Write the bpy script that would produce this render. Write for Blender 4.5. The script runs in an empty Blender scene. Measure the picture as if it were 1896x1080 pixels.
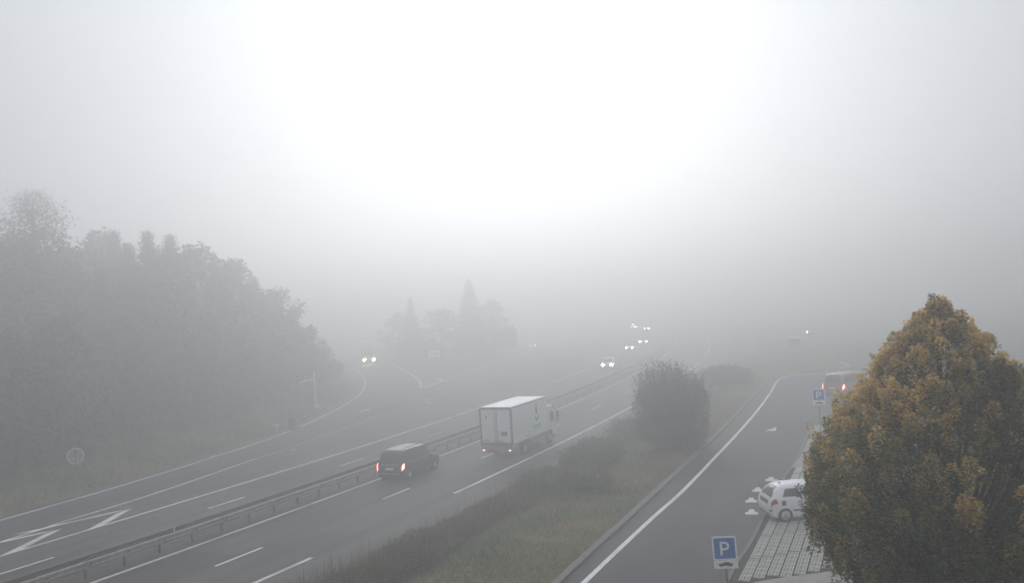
import bpy, math, random
import numpy as np
from mathutils import Vector, Matrix
from mathutils.geometry import tessellate_polygon

R = math.radians
SC = bpy.context.scene
COL = SC.collection
rng = np.random.default_rng(7)
random.seed(7)

# ------------------------------------------------------------------ camera
cam_d = bpy.data.cameras.new('camera'); cam = bpy.data.objects.new('camera', cam_d); COL.objects.link(cam)
cam_d.sensor_width = 36.0; cam_d.lens = 31.007; cam_d.clip_start = 0.1; cam_d.clip_end = 6000
PIT, ROL, CAMH = -0.0142, -0.05905, 10.758
_F = Vector((0, math.cos(PIT), -math.sin(PIT))); _U = Vector((0, math.sin(PIT), math.cos(PIT))); _X = Vector((1, 0, 0))
_c, _s = math.cos(ROL), math.sin(ROL)
_r = _X * _c + _U * _s; _u = -_X * _s + _U * _c
cam.matrix_world = Matrix(((_r.x, _u.x, -_F.x, 0), (_r.y, _u.y, -_F.y, 0), (_r.z, _u.z, -_F.z, CAMH), (0, 0, 0, 1)))
SC.camera = cam

# ------------------------------------------------------------------ world: pale overcast sky with the sun glowing behind the fog
SUN_EL, SUN_AZ = R(20), R(0.5)
sund = Vector((math.sin(SUN_AZ) * math.cos(SUN_EL), math.cos(SUN_AZ) * math.cos(SUN_EL), math.sin(SUN_EL)))
W = bpy.data.worlds.new('World'); SC.world = W; W.use_nodes = True
nt = W.node_tree; nt.nodes.clear(); N = nt.nodes.new; L = nt.links.new
out = N('ShaderNodeOutputWorld'); bg = N('ShaderNodeBackground'); L(bg.outputs[0], out.inputs[0])
sky = N('ShaderNodeTexSky'); sky.sky_type = 'NISHITA'; sky.sun_disc = False
sky.sun_elevation = SUN_EL; sky.sun_rotation = SUN_AZ; sky.dust_density = 4.0; sky.air_density = 1.0; sky.ozone_density = 1.0
hs = N('ShaderNodeHueSaturation'); hs.inputs['Saturation'].default_value = 0.12; hs.inputs['Value'].default_value = 0.02
L(sky.outputs[0], hs.inputs['Color'])
tc = N('ShaderNodeTexCoord'); dot = N('ShaderNodeVectorMath'); dot.operation = 'DOT_PRODUCT'
L(tc.outputs['Generated'], dot.inputs[0]); dot.inputs[1].default_value = sund
mx = N('ShaderNodeMath'); mx.operation = 'MAXIMUM'; L(dot.outputs['Value'], mx.inputs[0]); mx.inputs[1].default_value = 0
def powr(e, k):
    p = N('ShaderNodeMath'); p.operation = 'POWER'; L(mx.outputs[0], p.inputs[0]); p.inputs[1].default_value = e
    m = N('ShaderNodeMath'); m.operation = 'MULTIPLY'; L(p.outputs[0], m.inputs[0]); m.inputs[1].default_value = k
    return m
GLOW_A, GLOW_B, BASE, ZEN = 0.6, 0.0, 1.9, 3.8
g1 = powr(24, GLOW_A); g2 = powr(5, GLOW_B)
ad = N('ShaderNodeMath'); ad.operation = 'ADD'; L(g1.outputs[0], ad.inputs[0]); L(g2.outputs[0], ad.inputs[1])
ad2 = N('ShaderNodeMath'); ad2.operation = 'ADD'; L(ad.outputs[0], ad2.inputs[0])
# overcast sky: about three times brighter overhead than low down
sx = N('ShaderNodeSeparateXYZ'); L(tc.outputs['Generated'], sx.inputs[0])
zc = N('ShaderNodeMath'); zc.operation = 'MAXIMUM'; L(sx.outputs['Z'], zc.inputs[0]); zc.inputs[1].default_value = 0
zz_ = N('ShaderNodeMath'); zz_.operation = 'MULTIPLY_ADD'; L(zc.outputs[0], zz_.inputs[0]); zz_.inputs[1].default_value = ZEN; zz_.inputs[2].default_value = BASE
L(zz_.outputs[0], ad2.inputs[1])
cl = N('ShaderNodeVectorMath'); cl.operation = 'SCALE'; cl.inputs[0].default_value = (0.93, 0.98, 1.08); L(ad2.outputs[0], cl.inputs['Scale'])
sm = N('ShaderNodeVectorMath'); sm.operation = 'ADD'; L(cl.outputs[0], sm.inputs[0]); L(hs.outputs[0], sm.inputs[1])
L(sm.outputs[0], bg.inputs['Color']); bg.inputs['Strength'].default_value = 0.10

sl = bpy.data.lights.new('sun', 'SUN'); so = bpy.data.objects.new('sun', sl); COL.objects.link(so)
sl.energy = 1.25; sl.angle = R(30); sl.color = (1.0, 0.985, 0.97)
so.rotation_mode = 'QUATERNION'; so.rotation_quaternion = sund.to_track_quat('Z', 'Y')

SC.view_settings.view_transform = 'Standard'; SC.view_settings.look = 'None'
SC.view_settings.exposure = 0.82; SC.view_settings.gamma = 1.0; SC.view_settings.use_curve_mapping = False
SC.render.engine = 'CYCLES'
cy = SC.cycles
cy.use_denoising = True; cy.volume_bounces = 2; cy.max_bounces = 6; cy.diffuse_bounces = 2; cy.glossy_bounces = 2
cy.transmission_bounces = 2; cy.transparent_max_bounces = 8; cy.sample_clamp_indirect = 4.0; cy.sample_clamp_direct = 0.0
try: cy.denoiser = 'OPENIMAGEDENOISE'
except Exception: pass
FOG = 0.0128
FOGC = 0.80

# ------------------------------------------------------------------ helpers
def mat(name, col, rough=0.8, var=0.0, scale=3.0, bump=0.0, bscale=40.0, metal=0.0, col2=None, spec=0.5, coat=0.0, detail=5.0):
    m = bpy.data.materials.new(name); m.use_nodes = True; t = m.node_tree; b = t.nodes['Principled BSDF']
    b.inputs['Roughness'].default_value = rough; b.inputs['Metallic'].default_value = metal
    b.inputs['Specular IOR Level'].default_value = spec; b.inputs['Coat Weight'].default_value = coat
    b.inputs['Base Color'].default_value = (*col, 1)
    tc = t.nodes.new('ShaderNodeTexCoord')
    if var > 0 or col2:
        n = t.nodes.new('ShaderNodeTexNoise'); n.inputs['Scale'].default_value = scale; n.inputs['Detail'].default_value = detail
        n.inputs['Roughness'].default_value = 0.65
        t.links.new(tc.outputs['Object'], n.inputs['Vector'])
        mr = t.nodes.new('ShaderNodeMapRange'); mr.inputs[1].default_value = 0.35; mr.inputs[2].default_value = 0.65
        t.links.new(n.outputs[0], mr.inputs[0])
        mi = t.nodes.new('ShaderNodeMix'); mi.data_type = 'RGBA'; t.links.new(mr.outputs[0], mi.inputs['Factor'])
        c1 = col if col2 else tuple(min(1, c * (1 - var)) for c in col)
        c2 = col2 if col2 else tuple(min(1, c * (1 + var)) for c in col)
        mi.inputs['A'].default_value = (*c1, 1); mi.inputs['B'].default_value = (*c2, 1)
        t.links.new(mi.outputs['Result'], b.inputs['Base Color'])
    if bump > 0:
        n2 = t.nodes.new('ShaderNodeTexNoise'); n2.inputs['Scale'].default_value = bscale; n2.inputs['Detail'].default_value = 4
        t.links.new(tc.outputs['Object'], n2.inputs['Vector'])
        bp = t.nodes.new('ShaderNodeBump'); bp.inputs['Strength'].default_value = bump; bp.inputs['Distance'].default_value = 0.02
        t.links.new(n2.outputs[0], bp.inputs['Height']); t.links.new(bp.outputs[0], b.inputs['Normal'])
    return m

def emis(name, col, strength):
    m = bpy.data.materials.new(name); m.use_nodes = True; t = m.node_tree; b = t.nodes['Principled BSDF']
    b.inputs['Base Color'].default_value = (*col, 1); b.inputs['Emission Color'].default_value = (*col, 1)
    b.inputs['Emission Strength'].default_value = strength
    return m

def asphalt(name, c1, c2, patch=0.5):
    m = bpy.data.materials.new(name); m.use_nodes = True; t = m.node_tree; b = t.nodes['Principled BSDF']; n = t.nodes.new; l = t.links.new
    uv = n('ShaderNodeUVMap'); uv.uv_map = 'sd'
    mp = n('ShaderNodeMapping'); mp.inputs['Scale'].default_value = (0.035, 1.15, 1); l(uv.outputs[0], mp.inputs[0])
    a = n('ShaderNodeTexNoise'); a.inputs['Scale'].default_value = 1.0; a.inputs['Detail'].default_value = 6; a.inputs['Roughness'].default_value = 0.6; l(mp.outputs[0], a.inputs['Vector'])
    f = n('ShaderNodeTexNoise'); f.inputs['Scale'].default_value = 9; f.inputs['Detail'].default_value = 8; f.inputs['Roughness'].default_value = 0.75; l(uv.outputs[0], f.inputs['Vector'])
    big = n('ShaderNodeTexNoise'); big.inputs['Scale'].default_value = 0.12; big.inputs['Detail'].default_value = 4; l(uv.outputs[0], big.inputs['Vector'])
    s1 = n('ShaderNodeMath'); s1.operation = 'ADD'; l(a.outputs[0], s1.inputs[0]); l(big.outputs[0], s1.inputs[1])
    s2 = n('ShaderNodeMath'); s2.operation = 'MULTIPLY_ADD'; l(f.outputs[0], s2.inputs[0]); s2.inputs[1].default_value = patch; l(s1.outputs[0], s2.inputs[2])
    sxy = n('ShaderNodeSeparateXYZ'); l(uv.outputs[0], sxy.inputs[0])
    tk_ = n('ShaderNodeMath'); tk_.operation = 'MULTIPLY_ADD'; l(sxy.outputs['Y'], tk_.inputs[0]); tk_.inputs[1].default_value = 3.59; tk_.inputs[2].default_value = -3.2
    cs = n('ShaderNodeMath'); cs.operation = 'COSINE'; l(tk_.outputs[0], cs.inputs[0])
    s3 = n('ShaderNodeMath'); s3.operation = 'MULTIPLY_ADD'; l(cs.outputs[0], s3.inputs[0]); s3.inputs[1].default_value = .11 if patch > .4 else .03; l(s2.outputs[0], s3.inputs[2]); s2 = s3
    mr = n('ShaderNodeMapRange'); mr.inputs[1].default_value = 0.85 + patch * 0.5 - .1; mr.inputs[2].default_value = 1.15 + patch * 0.5; l(s2.outputs[0], mr.inputs[0])
    mi = n('ShaderNodeMix'); mi.data_type = 'RGBA'; l(mr.outputs[0], mi.inputs['Factor'])
    mi.inputs['A'].default_value = (*c1, 1); mi.inputs['B'].default_value = (*c2, 1)
    l(mi.outputs['Result'], b.inputs['Base Color'])
    rr = n('ShaderNodeMapRange'); rr.inputs[3].default_value = 0.62; rr.inputs[4].default_value = 0.9; l(a.outputs[0], rr.inputs[0]); l(rr.outputs[0], b.inputs['Roughness'])
    b.inputs['Specular IOR Level'].default_value = 0.35
    g = n('ShaderNodeTexNoise'); g.inputs['Scale'].default_value = 60; l(uv.outputs[0], g.inputs['Vector'])
    bp = n('ShaderNodeBump'); bp.inputs['Strength'].default_value = 0.25; bp.inputs['Distance'].default_value = 0.01; l(g.outputs[0], bp.inputs['Height']); l(bp.outputs[0], b.inputs['Normal'])
    return m

def paint(name, wear=0.35):
    m = bpy.data.materials.new(name); m.use_nodes = True; t = m.node_tree; b = t.nodes['Principled BSDF']; n = t.nodes.new; l = t.links.new
    tc = n('ShaderNodeTexCoord'); a = n('ShaderNodeTexNoise'); a.inputs['Scale'].default_value = 7; a.inputs['Detail'].default_value = 8; a.inputs['Roughness'].default_value = .8
    l(tc.outputs['Object'], a.inputs['Vector'])
    a2 = n('ShaderNodeTexNoise'); a2.inputs['Scale'].default_value = 0.35; l(tc.outputs['Object'], a2.inputs['Vector'])
    s = n('ShaderNodeMath'); s.operation = 'ADD'; l(a.outputs[0], s.inputs[0]); l(a2.outputs[0], s.inputs[1])
    mr = n('ShaderNodeMapRange'); mr.inputs[1].default_value = 1.22 - wear * .9; mr.inputs[2].default_value = 1.45 - wear * .3
    l(s.outputs[0], mr.inputs[0])
    mi = n('ShaderNodeMix'); mi.data_type = 'RGBA'; l(mr.outputs[0], mi.inputs['Factor'])
    mi.inputs['A'].default_value = (0.78, 0.78, 0.76, 1); mi.inputs['B'].default_value = (0.26, 0.26, 0.26, 1)
    l(mi.outputs['Result'], b.inputs['Base Color']); b.inputs['Roughness'].default_value = 0.7
    return m

def leafmat(name, transl=0.3):
    m = bpy.data.materials.new(name); m.use_nodes = True; t = m.node_tree; t.nodes.clear(); n = t.nodes.new; l = t.links.new
    o = n('ShaderNodeOutputMaterial'); at = n('ShaderNodeAttribute'); at.attribute_name = 'leafcol'
    d = n('ShaderNodeBsdfPrincipled'); d.inputs['Roughness'].default_value = 0.55; d.inputs['Specular IOR Level'].default_value = 0.3
    tr = n('ShaderNodeBsdfTranslucent'); mi = n('ShaderNodeMixShader'); mi.inputs[0].default_value = transl
    l(at.outputs['Color'], d.inputs['Base Color']); l(at.outputs['Color'], tr.inputs['Color'])
    l(d.outputs[0], mi.inputs[1]); l(tr.outputs[0], mi.inputs[2]); l(mi.outputs[0], o.inputs[0])
    return m

def setp(o, label=None, cat=None, group=None, kind=None):
    if label: o['label'] = label
    if cat: o['category'] = cat
    if group: o['group'] = group
    if kind: o['kind'] = kind
    return o

def empty(name, loc, rz=0, label=None, cat=None, group=None):
    o = bpy.data.objects.new(name, None); COL.objects.link(o); o.location = loc; o.rotation_euler = (0, 0, rz)
    o.empty_display_size = 0.2
    return setp(o, label, cat, group)

def link(name, me, parent=None):
    o = bpy.data.objects.new(name, me); COL.objects.link(o); o.parent = parent
    return o

def copy_tree(o, parent=None):
    c = o.copy(); COL.objects.link(c); c.parent = parent
    for ch in list(o.children):
        copy_tree(ch, c)
    return c

class MB:
    def __init__(s): s.v = []; s.f = []
    def add(s, vs, fs):
        o = len(s.v); s.v += [tuple(v) for v in vs]; s.f += [tuple(i + o for i in f) for f in fs]; return s
    def box(s, c, d, rz=0.0, ch=0.0):
        x, y, z = c; a, b, h = d[0] / 2, d[1] / 2, d[2] / 2
        ca, sa = math.cos(rz), math.sin(rz)
        vs = []
        if ch <= 0:
            for k in (-1, 1):
                for p, q in ((-a, -b), (a, -b), (a, b), (-a, b)): vs.append((x + p * ca - q * sa, y + p * sa + q * ca, z + k * h))
            s.add(vs, [(3, 2, 1, 0), (4, 5, 6, 7), (0, 1, 5, 4), (1, 2, 6, 5), (2, 3, 7, 6), (3, 0, 4, 7)])
        else:
            ring = []
            for p, q in ((-a, -b), (a, -b), (a, b), (-a, b)): ring.append((p, q))
            def rr(i, zz):
                A, B = a - i, b - i
                return [(x + p * ca - q * sa, y + p * sa + q * ca, zz) for p, q in
                        ((-A + ch, -B), (A - ch, -B), (A, -B + ch), (A, B - ch), (A - ch, B), (-A + ch, B), (-A, B - ch), (-A, -B + ch))]
            vs = rr(ch, z - h) + rr(0, z - h + ch) + rr(0, z + h - ch) + rr(ch, z + h)
            fs = [tuple(range(7, -1, -1)), tuple(range(24, 32))]
            for k in range(3):
                for i in range(8):
                    j = (i + 1) % 8; fs.append((k * 8 + i, k * 8 + j, k * 8 + 8 + j, k * 8 + 8 + i))
            s.add(vs, fs)
        return s
    def tube(s, pts, rad, n=8, cap=True):
        pts = [Vector(p) for p in pts]
        if not hasattr(rad, '__len__'): rad = [rad] * len(pts)
        vs = []; fs = []
        for i, p in enumerate(pts):
            t = (pts[min(i + 1, len(pts) - 1)] - pts[max(i - 1, 0)]).normalized()
            a = Vector((0, 0, 1)) if abs(t.z) < 0.9 else Vector((1, 0, 0))
            u = t.cross(a).normalized(); w = t.cross(u)
            for k in range(n):
                an = 2 * math.pi * k / n; vs.append(p + (u * math.cos(an) + w * math.sin(an)) * rad[i])
        for i in range(len(pts) - 1):
            for k in range(n):
                j = (k + 1) % n; fs.append((i * n + k, (i + 1) * n + k, (i + 1) * n + j, i * n + j))
        if cap:
            fs.append(tuple(range(n))); fs.append(tuple(range(len(pts) * n - 1, (len(pts) - 1) * n - 1, -1)))
        return s.add(vs, fs)
    def prism(s, poly, org, ax, ay, thick):
        """2-D polygon in the plane org + x*ax + y*ay, given a thickness along ax x ay."""
        org, ax, ay = Vector(org), Vector(ax), Vector(ay); nn = ax.cross(ay).normalized() * thick
        n = len(poly)
        top = [org + ax * p[0] + ay * p[1] + nn for p in poly]; bot = [org + ax * p[0] + ay * p[1] for p in poly]
        area = sum(poly[i][0] * poly[(i + 1) % n][1] - poly[(i + 1) % n][0] * poly[i][1] for i in range(n))
        fs = []
        for tri in tessellate_polygon([[Vector((p[0], p[1], 0)) for p in poly]]):
            a, b, c = tri
            ar = (poly[b][0] - poly[a][0]) * (poly[c][1] - poly[a][1]) - (poly[c][0] - poly[a][0]) * (poly[b][1] - poly[a][1])
            if ar < 0: a, b, c = a, c, b
            fs.append((a, b, c)); fs.append((n + a, n + c, n + b))
        for i in range(n):
            j = (i + 1) % n
            fs.append((n + i, n + j, j, i) if area > 0 else (n + j, n + i, i, j))
        return s.add(top + bot, fs)
    def mesh(s, name, m, smooth=False):
        me = bpy.data.meshes.new(name); me.from_pydata(s.v, [], s.f)
        for x in (m if isinstance(m, (list, tuple)) else [m]): me.materials.append(x)
        if smooth:
            me.polygons.foreach_set('use_smooth', [True] * len(me.polygons))
            try: me.set_sharp_from_angle(angle=R(38))
            except Exception: pass
        me.update(); return me
    def obj(s, name, m, parent=None, smooth=False):
        return link(name, s.mesh(name, m, smooth), parent)

def box(name, c, d, m, parent=None, rz=0, ch=0.0): return MB().box(c, d, rz, ch).obj(name, m, parent)
def disc_poly(r, n=24, cx=0, cy=0): return [(cx + r * math.cos(2 * math.pi * i / n), cy + r * math.sin(2 * math.pi * i / n)) for i in range(n)]

def leaf_mesh(name, pts, size, cols, m, up=0.35, aspect=0.55, fold=0.15, dirs=None):
    """one folded four-corner leaf per point, each with its own turn and colour"""
    n = len(pts); pts = np.asarray(pts, float)
    size = np.broadcast_to(np.asarray(size, float), (n,))
    nr = rng.normal(size=(n, 3)); nr[:, 2] = np.abs(nr[:, 2]) + up * 2; nr /= np.linalg.norm(nr, axis=1)[:, None]
    d = rng.normal(size=(n, 3)) if dirs is None else np.asarray(dirs) + rng.normal(size=(n, 3)) * .35
    d -= nr * np.sum(d * nr, axis=1)[:, None]; d /= np.linalg.norm(d, axis=1)[:, None] + 1e-9
    e = np.cross(nr, d); h = size[:, None]
    v = np.empty((n, 4, 3)); v[:, 0] = pts; v[:, 1] = pts + d * h * .5 + e * h * aspect * .5 + nr * h * fold
    v[:, 2] = pts + d * h; v[:, 3] = pts + d * h * .5 - e * h * aspect * .5 + nr * h * fold
    me = bpy.data.meshes.new(name)
    me.vertices.add(n * 4); me.vertices.foreach_set('co', v.reshape(-1))
    idx = np.arange(n) * 4
    tri = np.stack([idx, idx + 1, idx + 2, idx, idx + 2, idx + 3], 1).reshape(-1)
    me.loops.add(n * 6); me.loops.foreach_set('vertex_index', tri.astype(np.int32))
    me.polygons.add(n * 2); me.polygons.foreach_set('loop_start', np.arange(n * 2, dtype=np.int32) * 3)
    try: me.polygons.foreach_set('loop_total', np.full(n * 2, 3, np.int32))
    except Exception: pass
    me.update(calc_edges=True)
    at = me.attributes.new('leafcol', 'FLOAT_COLOR', 'FACE')
    c4 = np.ones((n, 4)); c4[:, :3] = cols; at.data.foreach_set('color', np.repeat(c4, 2, axis=0).reshape(-1))
    me.materials.append(m); me.validate(); return me

# ------------------------------------------------------------------ geometry of the motorway: x(y) of the line at the left of the near carriageway
PC = [7.06685633e-07, -1.15364159e-03, 5.78637811e-01, -3.85718779e+01]
RY = np.arange(-60, 470, 0.5); RX = np.polyval(PC, RY)
RS = np.concatenate([[0], np.cumsum(np.hypot(np.diff(RX), np.diff(RY)))]); RS = RS - np.interp(0, RY, RS)
def mw(s, d):
    y = np.interp(s, RS, RY); x = np.interp(y, RY, RX)
    g = np.polyval(np.polyder(PC), y); n = np.hypot(g, 1)
    return np.array([x + d / n, y - d * g / n])
def mwdir(s):
    g = np.polyval(np.polyder(PC), np.interp(s, RS, RY)); return math.atan2(1, g)
def sd(x, y):
    x = np.asarray(x, float); y = np.asarray(y, float); t = y.copy()
    for _ in range(6):
        px = np.polyval(PC, t); g = np.polyval(np.polyder(PC), t)
        t = np.clip(t + ((x - px) * g + (y - t)) / (1 + g * g) * .8, -60, 469)
    px = np.polyval(PC, t); g = np.polyval(np.polyder(PC), t); n = np.hypot(g, 1)
    return np.interp(t, RY, RS), ((x - px) - (y - t) * g) / n

def spline(pts, step=1.0):
    P = [np.array(p, float) for p in pts]; P = [2 * P[0] - P[1]] + P + [2 * P[-1] - P[-2]]
    o = []
    for i in range(1, len(P) - 2):
        n = max(1, int(np.linalg.norm(P[i + 1] - P[i]) / step))
        for k in range(n):
            t = k / n
            o.append(0.5 * (2 * P[i] + (P[i + 1] - P[i - 1]) * t + (2 * P[i - 1] - 5 * P[i] + 4 * P[i + 1] - P[i + 2]) * t * t + (-P[i - 1] + 3 * P[i] - 3 * P[i + 1] + P[i + 2]) * t ** 3))
    o.append(P[-2]); return np.array(o)
def offset(pl, d):
    pl = np.asarray(pl); t = np.gradient(pl, axis=0); t /= np.linalg.norm(t, axis=1)[:, None]
    return pl + np.stack([t[:, 1], -t[:, 0]], 1) * d
def uvset(me):
    uv = me.uv_layers.new(name='sd'); co = np.empty(len(me.vertices) * 3); me.vertices.foreach_get('co', co); co = co.reshape(-1, 3)
    s, d = sd(co[:, 0], co[:, 1]); li = np.empty(len(me.loops), np.int32); me.loops.foreach_get('vertex_index', li)
    uv.data.foreach_set('uv', np.stack([s[li], d[li]], 1).reshape(-1))
def ribbon(name, a, b, z, m, parent=None, thick=0.0, kind='structure'):
    """sheet between two polylines of equal length (a left, b right); with thickness it gets sides"""
    mb = MB(); n = len(a)
    vs = [(*p, z) for p in a] + [(*p, z) for p in b]
    fs = [(i, n + i, n + i + 1, i + 1) for i in range(n - 1)]
    if thick:
        vs += [(*p, z - thick) for p in a] + [(*p, z - thick) for p in b]
        fs += [(2 * n + i, i, i + 1, 2 * n + i + 1) for i in range(n - 1)] + [(n + i, 3 * n + i, 3 * n + i + 1, n + i + 1) for i in range(n - 1)]
        fs += [(0, 2 * n, 3 * n, n), (n - 1, 2 * n - 1, 4 * n - 1, 3 * n - 1)]
    o = mb.add(vs, fs).obj(name, m, parent); uvset(o.data)
    if kind and parent is None: o['kind'] = kind
    return o
def mwstrip(name, s0, s1, d0, d1, z, m, parent=None, step=2.0, thick=0.0):
    ss = np.linspace(s0, s1, max(2, int((s1 - s0) / step) + 1))
    return ribbon(name, np.array([mw(s, d0) for s in ss]), np.array([mw(s, d1) for s in ss]), z, m, parent, thick)
def line(name, pts, w, z, m, parent=None, step=1.0, smooth=True):
    pl = spline(pts, step) if smooth else np.array(pts, float)
    return ribbon(name, offset(pl, -w / 2), offset(pl, w / 2), z, m, parent)
def poly(name, pts, z, m, parent=None, thick=0.0):
    mb = MB()
    if thick: mb.prism([tuple(p) for p in pts], (0, 0, z - thick), (1, 0, 0), (0, 1, 0), thick)
    else:
        tri = tessellate_polygon([[Vector((p[0], p[1], 0)) for p in pts]]); fs = []
        for a, b, c in tri:
            ar = (pts[b][0] - pts[a][0]) * (pts[c][1] - pts[a][1]) - (pts[c][0] - pts[a][0]) * (pts[b][1] - pts[a][1])
            fs.append((a, b, c) if ar > 0 else (a, c, b))
        mb.add([(p[0], p[1], z) for p in pts], fs)
    o = mb.obj(name, m, parent); uvset(o.data)
    if parent is None: o['kind'] = 'structure'
    return o

# ------------------------------------------------------------------ materials
A_near = asphalt('asphalt_worn', (0.036, 0.0345, 0.034), (0.086, 0.082, 0.080))
A_slip = asphalt('asphalt_dark', (0.030, 0.031, 0.034), (0.068, 0.068, 0.072))
A_rest = asphalt('asphalt_rest', (0.036, 0.036, 0.038), (0.064, 0.064, 0.066), 0.3)
A_med = asphalt('shaded_median_gravel', (0.028, 0.026, 0.022), (0.055, 0.05, 0.042), 1.0)  # median surface, darkened further to paint in the shaded gap between the rails
WHITE = paint('road_paint', 0.25); WORN = paint('road_paint_worn', 0.9)
KERB = mat('kerb_concrete', (0.15, 0.15, 0.14), 0.9, 0.2, 3, 0.3)
CONC = mat('pavement_concrete', (0.30, 0.285, 0.26), 0.9, 0.12, 1.5, 0.2)
PAV = mat('paver_concrete', (0.43, 0.415, 0.375), 0.9, 0.18, 2.2, 0.3)
SOIL = mat('joint_soil', (0.035, 0.035, 0.028), 1.0, 0.3, 5)
STEEL = mat('galvanised_steel', (0.30, 0.28, 0.26), 0.5, 0.25, 4, metal=0.35)
STEELD = mat('dark_steel', (0.05, 0.045, 0.042), 0.6, 0.3, 5, metal=0.4)
WPAINT = mat('white_paint', (0.75, 0.76, 0.76), 0.35, 0.06, 2, coat=0.3)
WMATT = mat('white_panel', (0.78, 0.79, 0.78), 0.5, 0.06, 2)
BLACK = mat('black_rubber', (0.02, 0.02, 0.02), 0.85, 0.2, 8)
DARKP = mat('dark_plastic', (0.035, 0.035, 0.037), 0.6, 0.2, 8)
GLASS = mat('tinted_glass', (0.03, 0.034, 0.037), 0.28, 0.1, 2, spec=0.4)
RIM = mat('silver_rim', (0.45, 0.46, 0.47), 0.35, 0.08, 6, metal=0.3)
LEAF = leafmat('leaf', .5); LEAFD = leafmat('conifer_needles', 0.12)
BARK = mat('bark', (0.07, 0.058, 0.045), 0.95, 0.35, 9, 0.5, 30)

# ------------------------------------------------------------------ ground
FEp = spline([(-40, 25), (-30.3, 51.1), (-26.6, 62.0), (-23.1, 75.5), (-21.7, 83.4), (-20.9, 93), (-20.5, 104), (-21.0, 118), (-23.2, 134.8), (-26.6, 151.5), (-31.7, 170.6), (-44, 205), (-66, 245), (-100, 285)], 1.5)
def dist_left(x, y):
    """distance outwards (to the left) from the edge line of the slip lane; negative on the road side"""
    x = np.asarray(x, float); y = np.asarray(y, float); best = np.full(x.shape, 1e9); sg = np.zeros(x.shape)
    for i in range(len(FEp) - 1):
        a, b = FEp[i], FEp[i + 1]; u = b - a; Ln = np.hypot(*u); u = u / Ln
        t = np.clip((x - a[0]) * u[0] + (y - a[1]) * u[1], 0, Ln)
        dx, dy = x - a[0] - t * u[0], y - a[1] - t * u[1]; dd = np.hypot(dx, dy)
        m = dd < best; best = np.where(m, dd, best); sg = np.where(m, np.sign(-dx * u[1] + dy * u[0]), sg)
    return best * sg
def sst(t): t = np.clip(t, 0, 1); return t * t * (3 - 2 * t)
KB = spline([(-17, -12), (-11.2, 0), (-5.2, 14), (1.0, 29.3), (4.5, 37.6), (7.1, 43.8), (10.2, 51.2), (13.1, 58.3), (17.5, 69.3), (21.8, 80.4), (25.3, 89.3), (28.6, 93.8), (31.5, 96.4), (38, 98.0), (50, 100), (90, 104)], 1.0)
def gz(x, y):
    x = np.asarray(x, float); y = np.asarray(y, float)
    s, d = sd(x, y); dl = dist_left(x, y)
    z = np.full(x.shape, -0.05)
    z = np.where(d > 9, -0.05 + 1.33 * sst((d - 10.0) / 7.5), z)
    hill = 6.5 * sst((dl - 4) / 45.0) + 0.12 * np.clip(dl - 1.2, 0, 6)
    z = np.where(dl > 1.0, -0.05 + hill, z)
    return z
def gz1(x, y): return float(gz(np.array([x]), np.array([y]))[0])
def axis(a, b, da, db, far):
    v = list(np.arange(a, b, da)); st = db; x = v[-1]
    while x < far: x += st; v.append(x); st *= 1.35
    return v
xs = np.array(sorted([-x for x in axis(0, 75, 1.5, 3, 1000)][1:] + axis(0, 75, 1.5, 3, 1000)))
ysg = np.array(sorted([-40 - (q) for q in (1, 5, 20, 80)] + axis(-40, 210, 1.5, 3, 1400)))
GX, GY = np.meshgrid(xs, ysg); GZ = gz(GX.ravel(), GY.ravel()).reshape(GX.shape)
GZ += np.where(np.abs(GZ + 0.05) > 0.02, rng.normal(size=GZ.shape) * 0.02, 0)
nx, ny = len(xs), len(ysg)
gm = bpy.data.meshes.new('ground')
gv = np.stack([GX.ravel(), GY.ravel(), GZ.ravel()], 1)
ii = (np.arange(ny - 1)[:, None] * nx + np.arange(nx - 1)[None]).ravel()
gm.from_pydata(gv.tolist(), [], np.stack([ii, ii + 1, ii + nx + 1, ii + nx], 1).tolist())
gm.polygons.foreach_set('use_smooth', [True] * len(gm.polygons))
GR = bpy.data.materials.new('grass_ground'); GR.use_nodes = True
t = GR.node_tree; b = t.nodes['Principled BSDF']; b.inputs['Roughness'].default_value = 0.95; b.inputs['Specular IOR Level'].default_value = 0.15
tcn = t.nodes.new('ShaderNodeTexCoord')
def gn(scale, detail, lo, hi):
    n = t.nodes.new('ShaderNodeTexNoise'); n.inputs['Scale'].default_value = scale; n.inputs['Detail'].default_value = detail; n.inputs['Roughness'].default_value = .7
    t.links.new(tcn.outputs['Object'], n.inputs['Vector'])
    r = t.nodes.new('ShaderNodeMapRange'); r.inputs[1].default_value = lo; r.inputs[2].default_value = hi; t.links.new(n.outputs[0], r.inputs[0]); return r
m1 = t.nodes.new('ShaderNodeMix'); m1.data_type = 'RGBA'; t.links.new(gn(0.22, 5, .42, .62).outputs[0], m1.inputs['Factor'])
m1.inputs['A'].default_value = (0.085, 0.095, 0.048, 1); m1.inputs['B'].default_value = (0.20, 0.165, 0.085, 1)
m2 = t.nodes.new('ShaderNodeMix'); m2.data_type = 'RGBA'; t.links.new(gn(2.5, 9, .5, .75).outputs[0], m2.inputs['Factor'])
t.links.new(m1.outputs['Result'], m2.inputs['A']); m2.inputs['B'].default_value = (0.035, 0.034, 0.022, 1)
t.links.new(m2.outputs['Result'], b.inputs['Base Color'])
gn3 = t.nodes.new('ShaderNodeTexNoise'); gn3.inputs['Scale'].default_value = 7; gn3.inputs['Detail'].default_value = 7; t.links.new(tcn.outputs['Object'], gn3.inputs['Vector'])
bp = t.nodes.new('ShaderNodeBump'); bp.inputs['Strength'].default_value = .8; bp.inputs['Distance'].default_value = .12
t.links.new(gn3.outputs[0], bp.inputs['Height']); t.links.new(bp.outputs[0], b.inputs['Normal'])
gm.materials.append(GR); ground = link('ground', gm); ground['kind'] = 'structure'

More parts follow.
